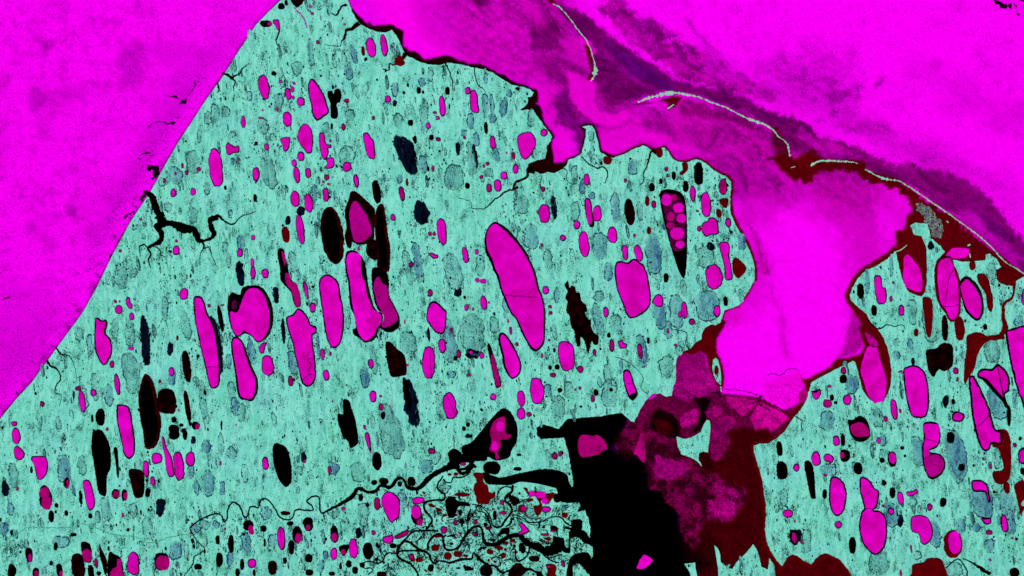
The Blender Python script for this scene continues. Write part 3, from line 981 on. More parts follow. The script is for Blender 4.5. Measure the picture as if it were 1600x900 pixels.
U 485 230 80 90 0
m 460 238 24 50 0
M p 682,10 705,8 718,60 720,135 705,110 685,50
B 757 182 62 110 4
T 640 250 100 130 10
m 1098 120 48 34 0
U 1060 215 90 100 0
T 1120 160 70 90 0
B 800 310 60 44 0
B 740 315 40 30 0
B 973 310 50 55 0
B 899 325 28 30 0
B 1243 155 85 100 0
B 1475 225 110 80 0
B p 1420,255 1520,285 1600,270 1690,250 1800,232 1880,240 1940,265 1960,320 1985,360 2040,430 1950,440 1900,430 1880,360 1850,345 1750,322 1650,312 1600,330 1500,330 1440,320 | long black channel lake running along the top of the delta into the bay
M p 790,400 825,372 860,385 895,415 900,460 895,530 860,560 850,575 830,550 800,490 785,440 | bright magenta shield-shaped lake directly under the winding black river
m 758 450 40 80 5
U 920 420 50 130 5
M 1014 428 78 46 10
B 1005 520 72 130 10
i M e 1000 500 58 78 10
i m e 1025 562 38 42 0
B 327 577 64 88 0
i m e 325 598 30 34 0
D 185 508 60 26 0
M 160 665 50 145 6
B 257 642 56 105 3
i m e 264 662 36 60 0
B 222 722 38 88 4
B 490 638 54 110 3
i m e 490 655 38 52 0
M 488 762 44 80 0
B p 520,720 580,705 575,740 545,775
i m e 545 748 30 34 0
M 610 728 56 122 4
B 700 745 65 100 0
N 640 630 40 70 0
U 435 770 35 60 0
B 332 790 48 50 0
D 105 848 58 90 0
U 100 680 60 80 0
U 60 510 80 80 0
B 215 573 45 24 0
m 735 630 26 30 0
M p 795,660 850,645 862,662 850,690 825,698 795,685
m p 866,655 945,612 950,640 890,668
B 858 712 45 28 0
B 655 410 30 45 0
B 697 455 26 22 0
m 545 480 30 18 0
B 180 805 25 40 0
B 45 605 40 40 0
B 55 690 15 50 0
B 335 880 50 40 0
B 475 885 40 25 0
B 580 825 36 45 0
B 620 865 40 45 0
B 530 838 18 45 0
U 405 840 50 80 0
B 765 715 26 24 0
m 862 747 16 16 0
T 670 520 70 160 0
R p 1360,265 1385,255 1420,265 1420,310 1450,340 1460,375 1495,390 1490,410 1460,425 1455,450 1385,445 1375,405 1362,370 1365,330 1380,310 | maroon bottle-shaped lake standing in the upper delta
B p 1185,425 1240,405 1260,430 1330,445 1335,465 1270,465 1240,530 1200,525
R 1290 392 100 24 0
R 1100 460 45 20 -20
R 1140 485 35 20 -20
m 1175 612 40 50 0
R 1200 775 50 45 0
R 1262 762 55 38 0
R 1312 775 28 18 0
R 1120 725 55 40 0
m 970 780 36 40 0
R 1020 800 45 26 0
B 1092 848 34 44 0
B 1287 560 30 40 0
m 1245 567 26 30 0
m 1374 563 24 34 0
m 1368 640 40 24 -20
B 1277 505 26 30 0
B 1325 850 50 20 0
R 1250 265 26 20 0
m 1295 198 38 24 0
R 1210 265 24 14 0
N 1330 25 50 26 0
T 270 240 50 60 0
T 490 520 30 60 0
T 1180 350 60 60 0
@800,675
m 268 150 36 44 0
m 300 140 24 30 0
B 45 143 30 18 0
B 35 232 50 24 0
@1200,675
B 72 105 38 95 3
B 88 240 70 115 3
M 178 222 40 50 0
B p 228,190 280,210 298,400 300,410 270,412 245,310
M 300 168 56 90 5
M 380 165 66 50 -20
M 427 55 42 66 5
B 468 50 28 75 3
B 478 148 62 75 0
i m e 462 145 30 34 0
U 380 240 110 80 0
m 357 270 22 20 0
M p 385,320 400,280 440,285 475,320 490,370 488,440 470,500 435,527 400,500 382,430 | smooth oval magenta lake just left of the hourglass-shaped lake
M 438 580 42 46 0
M 692 55 28 38 0
U 715 50 50 90 5
m 537 142 16 12 0
B 563 230 56 76 3
U 535 220 30 80 0
M p 575,290 610,285 640,310 665,350 695,375 690,420 680,470 660,490 700,495 735,530 745,600 740,680 715,740 670,770 630,745 595,700 575,640 568,580 585,500 600,480 590,430 572,360 | hourglass-shaped magenta lake pinched in the middle, near the bottom right
i C l 600,482 630,475 660,488
T 690 820 130 150 0
B 712 178 30 34 0
B 776 172 56 96 5
i M e 777 163 42 68 5
B 725 318 30 34 0
B 777 380 38 66 3
M 828 415 38 86 8
M p 865,375 900,372 930,358 935,380 900,400 870,400
M 768 497 38 46 0
m 718 463 20 16 0
m 710 433 12 12 0
U 770 520 90 160 8
N 828 555 40 80 0
T 905 440 60 60 0
B 1093 440 40 60 0
m 1010 470 34 42 0
m 953 478 10 12 0
B 838 100 28 22 0
B 856 150 18 20 0
M p 890,570 900,530 940,520 990,530 1020,570 1030,630 1015,680 980,705 955,690 940,640 900,620
U 1040 640 80 170 8
R 1155 700 115 172 3 | oval lake with bright magenta ice inside a thick maroon rim, lower right
i M e 1166 690 76 142 3
R p 900,880 905,830 970,815 1000,790 1070,790 1100,830 1105,920 890,920
T 945 880 60 60 0
T 1160 860 120 100 0
m 895 730 14 50 5
T 935 770 50 60 0
m 830 880 16 40 0
B 528 710 44 105 3
N 175 650 90 90 8
B 165 660 50 96 8
i m e 163 660 26 66 8
m 210 685 20 24 0
T 240 680 60 160 0
M 125 510 62 56 0
T 100 410 60 110 5
B 355 390 30 60 0
U p 1090,0 1180,0 1220,80 1245,160 1245,240 1220,300 1185,325 1150,270 1120,180
B 1140 35 50 70 0
B 1208 222 44 44 0
U 935 120 80 200 10
U p 1260,320 1320,300 1370,320 1400,400 1410,500 1380,550 1320,540 1280,490 1255,400
M p 1272,310 1310,300 1350,310 1375,340 1385,400 1392,430 1375,440 1355,380 1330,375 1280,370
M p 1325,525 1345,540 1390,535 1392,570 1360,578 1335,555
m 1382 628 42 30 0
U 1385 210 30 50 0
m 1390 218 20 30 0
T 1430 160 50 150 0
M 1590 150 60 100 0
m 1542 82 24 26 0
B 1576 42 22 24 0
B 1590 245 30 40 0
R 1492 348 40 66 0
R p 1540,335 1580,305 1600,310 1610,400 1580,450 1600,480 1575,515 1565,460 1550,400
M 1477 572 44 115 8
U 1490 450 100 180 5
U 1520 560 60 160 5
B 1413 375 18 20 0
B 1553 670 18 18 0
m 1528 665 16 14 0
U 1300 600 60 50 0
U 1385 710 70 90 0
U 1200 590 80 100 0
B 1538 880 60 60 0
m 1388 800 18 14 0
@740,788,8
R 315 545 110 50 -10
R 205 595 90 60 -10
R 370 640 70 65 0
R 490 455 70 45 -10
R 400 485 60 40 0
R 400 565 40 30 0
R 270 720 50 30 0
D 760 680 130 75 -5
R 190 700 30 30 0
B 510 525 40 40 0
B p 50,570 90,540 160,530 160,550 110,560 80,580
D 160 830 160 150 0
R p 900,755 960,745 1020,760 1040,800 1020,870 1050,910 930,910 920,820
m 940 780 60 40 0
m 1115 745 46 90 25
B p 440,300 450,350 430,380 380,370 340,390 310,400 300,380 330,340 370,300
B 875 285 40 30 0
D 1000 300 90 60 0
m 990 335 70 30 0
m 890 380 110 36 -5
R 935 435 70 40 0
M p 570,260 610,235 650,270 690,310 705,340 640,370 570,385 560,350 600,330 | bright magenta heart-shaped lake in the delta above the thick looping channel
B 235 445 110 16 0
m 210 345 110 22 -60
B 150 255 50 50 0
B 265 140 50 110 0
m 370 110 90 40 0
B p 1000,400 1100,420 1130,430 1150,530 1190,530 1190,350 1220,330 1140,300 1150,270 1220,290 1220,210 1270,190 1350,200 1360,300 1350,320 1400,340 1450,420 1500,480 1480,520 1430,500 1380,480 1300,410 1220,430 1210,520 1210,600 1150,610 1100,580 1060,540 1010,540 1000,610 940,620 860,590 900,560 960,510 990,450 | ragged black backwater branching out of the black bay into the delta
B p 1160,930 1180,760 1210,670 1280,620 1400,600 1460,640 1480,700 1560,720 1640,760 1640,900 1440,870 1390,820 1330,750 1270,740 1240,790 1240,930 | curved black backwater at the bottom left of the black bay
B p 580,490 620,490 650,540 650,590 610,620 570,570 565,520
D p 490,770 530,740 590,740 640,790 720,800 770,830 850,850 880,930 820,930 760,850 680,830 620,880 570,930 440,930 440,850 500,820
@740,740,8
D p 440,280 500,280 560,310 580,350 510,405 470,370
R p 620,180 670,180 690,230 770,215 820,225 900,250 1000,240 1000,280 980,320 940,370 890,385 840,340 860,400 850,470 820,520 780,525 755,460 750,405 810,400 820,370 770,290 700,290 660,230 | twisting maroon water holding three pink iced spots at the head of the delta
i M e 730 250 72 74
i M e 835 265 130 88
i M e 890 340 84 72
M 910 450 120 80 0
R 700 330 100 36 0
R 610 440 104 92 0
i m e 625 438 60 66
R p 640,470 680,540 720,560 760,555 740,575 690,560 650,520
T 715 490 100 120 0
R 1140 520 80 60 0
U 1170 410 90 50 0
B 1045 310 90 110 0
m 360 360 50 70 0
@560,788,8
D p 700,470 740,450 790,400 800,415 760,450 720,470
B 360 210 16 16 0
B 330 200 14 40 0
B 240 510 40 60 0
B 230 690 50 40 30
B 50 760 70 60 0
B p 1110,400 1190,375 1210,395 1120,410
m 1210 415 60 24 -25
m 1270 365 60 22 -40
B p 870,820 880,770 930,750 945,790 900,830
D 295 880 130 70 0
R 680 690 70 60 0
R 770 690 80 36 -20
B 1165 495 50 30 0
B 1080 400 60 20 40
B p 1310,770 1340,760 1350,800 1420,805 1430,770 1440,820 1390,830 1330,825
B 1250 800 60 22 0
'''
RIVERS = '''
@0,0
V 1385,465,9 1420,466,12 1450,488,18 1470,475,8 1500,460,8 1515,430,6 1545,405,3
V 1450,488,10 1472,515,8 1460,545,6 1462,575,3
V 1360,515,9 1368,550,11 1366,575,6 1352,578,3
@0,225
V 900,300,14 950,330,35 975,400,40 1000,450,50 1020,492,60 1060,495,30 1100,505,45 1150,530,50 1210,535,35 1230,570,40 1245,605,30 1275,605,14 1320,590,20 1340,560,28 1320,520,28 1315,475,30 1350,460,28 1370,450,15 1400,480,10 1440,500,8 1470,495,6 1500,460,5 1550,440,4 1600,425,3 | broad branching black tidal inlet cutting in from the straight coast
V 1010,500,45 985,520,35 1010,560,30 1005,605,30 960,630,20 925,655,16 945,685,10 930,720,8 940,775,4
V 925,655,8 905,632,8 875,640,7 870,680,3
V 970,640,7 1000,665,6 1005,690,5 1040,715,3 1045,770,2
V 1265,605,12 1275,650,8 1250,690,3 1255,760,2
V 1275,650,6 1310,650,4 1330,710,3 1355,765,2
@400,0
V 570,30,14 540,40,11 520,70,10 500,95,7 470,85,4
V 645,145,28 600,180,18 565,190,13 555,235,12 535,260,5 525,290,3 430,280,2
V 150,180,10 135,230,8 125,265,6 145,290,5 150,320,3
P 240,50,6 270,80,7 300,120,8 318,175,6
V 935,335,26 910,370,16 865,405,8 835,400,8 830,440,6 790,430,4
V 1180,395,8 1210,450,6 1225,500,7 1230,540,4 1240,570,3
V 1365,410,7 1370,470,6 1385,530,6 1420,555,4 1435,580,3
@400,225
V 1640,270,12 1610,285,10 1560,300,9 1520,330,8 1490,350,7 1460,380,5 1420,405,4 1350,400,3 1340,360,3 1270,340,2
@800,225
V 130,140,50 100,165,24 95,205,14 60,225,12 20,245,12 5,290,8
V 320,150,5 345,170,4 340,210,4 360,245,3 400,250,3
V 435,80,6 480,125,6 530,150,7 575,145,7 600,190,6 580,245,4
V 905,55,22 870,50,12 850,120,9 840,150,6 820,190,6 825,230,4 800,260,3
@0,450
V 350,375,9 385,415,8 430,425,4 460,470,3 480,560,2
V 295,455,12 320,490,12 355,505,9 375,540,7 380,575,7 355,605,6 345,655,5 385,670,3 370,740,2
@1200,450
V 630,205,8 660,240,6 700,255,6 740,232,5 800,240,4 840,230,3 860,260,3
V 165,800,5 215,830,4 205,860,4 215,890,3
Q 1540,-30,14 1525,60,14 1475,100,16 1470,180,20 1480,260,32 1440,305,25 1380,310,25 | maroon channel winding down beside the right edge into the hooked lagoon
@800,450
V 1110,385,7 1085,350,5 1095,300,5 1070,270,4 1010,260,3
V 640,430,2 700,450,3 760,490,3 820,560,3 805,620,3 850,665,3
@0,675
V 1150,900,4 1205,830,5 1215,780,5 1280,735,5 1230,680,5 1185,600,8
V 1185,602,8 1250,550,7 1330,515,8 1380,520,8 1400,560,9 1420,540,8 1425,480,8 1455,440,9 1500,465,9 1525,530,9 1550,520,8 1565,470,8 1600,470,8 1615,475,8 1632,425,8 1660,418,8 1700,450,8 1750,530,8 1790,548,8 1825,540,8 1850,490,8 1900,488,8 1955,490,8 1950,460,8 1920,435,8 1950,405,8 1995,410,9 2000,480,10 2015,510,10 2050,490,13 2130,450,16 2200,405,22 2240,355,24 2300,375,18 2350,370,20 2380,335,16 2440,345,20 2480,295,18 2520,295,16 2550,345,20 2620,350,24 2680,290,28 2750,245,28 2820,215,30 | long black river meandering up to the delta, thickening towards its right end
V 2810,210,20 2880,235,14 2930,215,18 2950,180,18
G 90,660,4 180,600,4 400,600,4 470,575,5 560,585,5 700,640,5 860,660,5 930,695,5 1060,660,5 1170,640,5
@560,720,8
V 1240,60,50 1250,120,30 1300,160,28 1370,130,35 1400,80,60 1440,30,80
V 1130,90,60 1200,30,80 1300,-20,70 1450,-20,60
V 1060,190,12 1030,240,12 1000,270,14 990,340,14 1030,390,14 1080,420,16 1070,480,16 1000,490,14 930,495,16 840,520,20 820,560,22 840,630,20 920,730,18 900,790,18 850,860,16
V 1060,230,10 1100,270,10 1160,270,10 1190,210,12 1280,210,12 1370,170,10 1410,110,8
V 1405,600,10 1380,680,24 1360,760,12
V 1490,570,9 1440,660,9 1380,740,10 1370,820,10 1360,896,10
V 1420,545,8 1520,560,8 1600,600,8
V 1070,680,8 1040,730,8 1060,760,8
@560,788,8
V 850,330,14 700,335,14 650,370,16 580,450,20 510,530,24 490,600,26 500,660,22 560,700,18 640,740,18 700,800,18 740,860,18 745,900,16 | dark channel curling round the left side of the delta down to the bottom edge
V 590,460,18 650,480,18 710,530,20 780,575,26 850,600,22 890,640,20 910,700,18 950,740,16 1000,710,14 1080,715,16 1150,730,18 1260,695,22 1350,685,20 1420,680,18 1430,620,12 1460,620,12 1500,680,18 1600,750,18
V 500,600,16 560,580,14 680,580,14 780,580,16
V 870,580,18 870,500,18 920,420,20 980,375,20 1040,385,20 1060,440,20 1070,520,20 1110,570,18 1180,570,14 1260,530,18 1300,450,24 1360,370,26 1420,300,22 1480,275,18 1530,290,20 1555,340,22 1560,420,22 1580,480,30 1660,505,34 1750,490,34 1820,440,36 1900,400,36 1980,385,34 2030,400,42 2070,450,52 2140,500,60 2240,535,62 2340,580,74 2440,570,90 2500,520,100 | thick looping black channel winding through the middle of the delta into the bay
V 490,620,12 420,610,10 370,610,12 330,650,12 300,710,12 240,740,12 160,715,10 80,725,10 50,760,10 80,800,8 150,795,10 180,830,8 120,880,8
V 850,330,12 1000,335,16
V 780,600,6 840,560,6 870,560,8
@740,788,8
V 475,140,10 520,135,8 580,150,8 640,190,8 700,225,10 800,225,8 870,205,8 960,165,8 1050,155,10 1110,180,12 1150,230,14 1220,270,12
V 470,-120,22 400,-90,18 400,-40,16 460,20,20 480,80,18 440,150,16 390,210,18 350,270,16 290,290,16 240,260,14 220,200,12 200,140,10 150,80,8 90,30,6 40,20,6
V 490,-240,20 480,-160,20 440,-130,20 400,-90,18
V 300,-60,8 300,-130,10 340,-190,10 400,-220,10 460,-210,10
V 60,90,8 130,100,10 170,160,14 200,230,16 230,300,14
V 480,170,20 460,240,16 400,280,10
V 700,500,20 690,600,16 640,670,14 570,710,14 530,680,12 525,600,12 525,570,12 490,560,10 465,600,8 460,680,8 380,700,8
V 0,600,14 80,680,14 180,760,16 260,770,16 350,850,18 420,840,16 480,810,20 520,770,30
V 860,620,10 920,670,12 1010,720,10 1070,730,8
V 920,670,8 1000,660,8 1050,640,8 1100,630,8
V 830,230,12 820,280,14 810,300,8
V 560,-10,10 620,-50,10 700,-60,8
V 500,160,5 560,175,5 640,215,5 720,250,5 800,260,5
V 420,300,5 500,260,5 520,200,5
V 1050,400,6 1040,330,14 1030,280,12
V 340,720,10 330,770,10 260,770,10
V 120,740,6 60,640,6 30,610,6
@1200,675
V 1110,850,5 1160,805,6 1200,800,7 1240,860,7 1245,900,7
V 1215,790,6 1280,820,10 1340,860,20 1390,890,16
'''
# ------------------------------------------------------------ coastlines (picture px)
COAST_W = [(-900, 1480), (-420, 1080), (-150, 805), (-40, 692), (0, 655), (25, 624), (50, 597), (87, 546), (112, 512), (130, 487), (151, 450), (175, 400), (205, 345), (235, 300),
 (257, 260), (277, 225), (300, 190), (320, 159), (350, 117), (375, 77), (400, 39), (420, 18), (439, 0), (470, -45), (505, -60), (535, -30)]
MAIN = COAST_W + [(544, 0), (550, 18), (558, 32), (564, 39), (577, 45), (590, 50), (603, 51), (612, 47), (619, 56), (625, 67), (632, 84), (638, 89), (644, 90), (657, 97), (670, 101), (685, 102),
 (700, 98), (720, 101), (737, 105), (755, 109), (770, 113), (785, 124), (800, 133), (820, 136), (834, 144), (831, 150), (824, 152), (824, 162), (820, 167), (812, 171), (816, 173), (824, 171), (835, 176),
 (841, 184), (847, 191), (855, 203), (863, 213), (858, 223), (855, 229), (853, 240), (851, 248), (840, 250), (830, 254), (824, 262), (826, 270), (838, 273), (847, 272), (855, 269), (866, 271), (875, 266), (882, 261), (886, 257), (888, 250),
 (900, 246), (908, 241), (912, 228), (915, 212), (916, 201), (910, 199), (913, 197), (920, 196), (925, 197), (929, 203), (933, 216), (936, 230), (938, 238), (944, 241), (949, 245), (957, 247), (975, 241), (990, 233), (1005, 227), (1017, 234), (1027, 235), (1037, 230),
 (1045, 238), (1051, 248), (1060, 253), (1074, 253), (1087, 249), (1097, 251), (1105, 257), (1115, 266), (1125, 272), (1135, 276), (1142, 284), (1142, 296), (1140, 310), (1142, 335), (1150, 352), (1158, 366),
 (1166, 380), (1173, 396), (1177, 410), (1179, 422), (1179, 436), (1175, 445), (1170, 454), (1162, 466), (1155, 476), (1144, 481), (1132, 485), (1129, 493), (1126, 503), (1118, 508), (1110, 507), (1102, 512), (1097, 521), (1096, 530), (1086, 536),
 (1078, 546), (1064, 550), (1058, 558), (1056, 568), (1056, 592), (1052, 604), (1049, 618), (1040, 620), (1032, 615), (1020, 615), (1008, 627), (999, 643), (991, 659), (985, 658), (978, 650), (971, 645), (955, 647), (940, 650), (925, 651), (905, 653), (887, 654),
 (873, 670), (862, 666), (848, 663), (838, 668), (839, 680), (845, 686), (865, 685), (881, 684), (884, 695), (888, 708), (892, 732), (896, 753), (895, 760), (888, 762), (885, 757), (884, 770), (885, 786), (905, 785), (907, 790),
 (902, 800), (914, 797), (919, 810), (922, 824), (922, 840), (915, 835), (908, 840), (918, 850), (926, 855), (926, 870), (916, 868), (918, 885), (921, 900), (915, 960), (900, 1100), (880, 1500)]
EAST = [(1177, 696), (1188, 693), (1200, 693), (1215, 684), (1225, 675), (1242, 650), (1253, 637), (1260, 626), (1264, 610), (1268, 597), (1285, 588), (1305, 577), (1320, 570), (1332, 564), (1336, 565), (1340, 580), (1347, 608), (1356, 622),
 (1366, 630), (1380, 627), (1388, 614), (1392, 600), (1393, 580), (1391, 562), (1386, 543), (1380, 527), (1372, 515), (1360, 503), (1353, 490), (1340, 479), (1330, 470), (1327, 462), (1332, 450), (1340, 436), (1348, 427), (1356, 421), (1366, 417), (1377, 411), (1390, 401), (1399, 392),
 (1403, 410), (1408, 430), (1414, 448), (1419, 456), (1430, 461), (1440, 463), (1446, 455), (1448, 440), (1448, 400), (1447, 385), (1440, 370), (1428, 366), (1422, 352), (1430, 348), (1449, 349), (1455, 372), (1470, 385), (1476, 394), (1466, 404), (1470, 408),
 (1491, 406), (1500, 408), (1512, 409), (1525, 408), (1540, 407), (1541, 398), (1546, 396), (1557, 405), (1564, 417), (1557, 421), (1553, 430), (1560, 441), (1572, 446), (1585, 447), (1587, 440), (1592, 436), (1600, 432), (1700, 500), (1900, 640), (2300, 900), (2400, 1500),
 (1290, 1500), (1310, 1000), (1333, 905), (1325, 889), (1312, 874), (1300, 868), (1289, 864), (1280, 868), (1267, 881), (1256, 876), (1246, 868), (1238, 866), (1231, 869), (1222, 884), (1214, 876), (1205, 862), (1199, 848), (1195, 828), (1197, 805), (1196, 785), (1191, 750), (1184, 725), (1178, 706)]
BOT_ISL = [(1116, 851), (1121, 856), (1125, 866), (1126, 878), (1133, 884), (1141, 881), (1138, 888), (1145, 889), (1150, 879), (1164, 866), (1177, 850), (1184, 862), (1190, 886), (1200, 890), (1202, 872), (1210, 884), (1212, 910), (1190, 1000), (1130, 1000), (1122, 890)]
BOT_ISL2 = [(1069, 881), (1078, 880), (1086, 879), (1087, 890), (1090, 903), (1082, 906), (1077, 893)]
HORN = [(1095, 675), (1099, 664), (1104, 656), (1109, 657), (1110, 668), (1108, 690), (1106, 707), (1099, 705), (1092, 708), (1091, 717), (1097, 729), (1088, 720), (1080, 715), (1065, 710), (1059, 698), (1057, 682), (1070, 686), (1083, 682)]
POD = [(1114, 562), (1118, 559), (1122, 563), (1125, 575), (1127, 590), (1126, 602), (1120, 596), (1115, 586), (1113, 575)]
FLAT = [(1431, 317), (1447, 320), (1462, 332), (1460, 340), (1475, 350), (1471, 363), (1473, 375), (1458, 368), (1450, 350), (1440, 335), (1434, 330)]
SPIT = dict(
  a=[(864, 6, 1), (872, 10, 2), (880, 17, 1.6), (892, 31, 1.6), (902, 45, 1.6), (914, 60, 1.4), (922, 75, 1.2), (927, 92, 1.4), (929, 100, 4), (930, 112, 7), (928, 120, 5), (924, 126, 2)],
  b=[(996, 160, 3), (1010, 154, 5), (1025, 150, 6), (1042, 146, 7), (1058, 145, 5), (1072, 148, 4), (1090, 151, 2), (1112, 160, 1.8), (1132, 167, 1.6), (1150, 176, 1.6), (1168, 185, 3), (1182, 190, 5), (1195, 195, 4), (1208, 203, 2), (1215, 212, 1.6), (1228, 222, 1.4), (1232, 230, 3), (1234, 244, 2)],
  c=[(1267, 259, 3), (1277, 253, 4.5), (1287, 251, 4), (1310, 252, 3), (1330, 253, 2.5), (1341, 256, 1.2)],
  d=[(1352, 264, 2), (1365, 272, 2.2), (1380, 279, 4), (1395, 281, 3), (1407, 284, 2), (1425, 295, 1.6), (1450, 312, 1.6), (1475, 329, 1.6), (1500, 347, 1.6), (1525, 365, 1.6), (1545, 382, 1.8), (1565, 404, 1.8), (1576, 413, 1.4), (1600, 428, 1.5), (1680, 490, 1.5)])
def coastify(pts, seed, amp=1.1, quiet=None):
    p = smooth_closed(pts, 2.0, True); q = ragged(p, amp, seed, .22); q = q+(ragged(p, amp*.5, seed+9, .9)-p)
    if quiet is not None:
        k = np.clip((p[:, 0]-quiet(p))/60, .12, 1)[:, None]; q = p+(q-p)*k
    return q
def quiet(p):   # x of the smooth west coast at that height, so only other shores get ragged
    ys = np.array([c[1] for c in COAST_W]); xs = np.array([c[0] for c in COAST_W]); o = np.argsort(ys)
    return np.interp(p[:, 1], ys[o], xs[o])
main_p = coastify(MAIN, 3, quiet=quiet); east_p = coastify(EAST, 8)
ISL = [('island', coastify(HORN, 12, .6), 'horn-shaped teal island with a hooked lower tip between the magenta inlet and maroon water'),
       ('island', coastify(POD, 13, .4), 'narrow pod-shaped teal islet with a maroon pond inside, in the maroon shallows'),
       ('island', coastify(BOT_ISL, 14, .6), 'jagged teal island with two spires at the bottom of the maroon bay'),
       ('island', coastify(BOT_ISL2, 15, .5), 'small ragged teal islet at the bottom edge in the black bay')]
LAND_PTS = [main_p, east_p]+[i[1] for i in ISL]

# ------------------------------------------------------------ sea
def S(p): return [(float(a), float(b)) for a, b in (q.split(',') for q in p.split())]
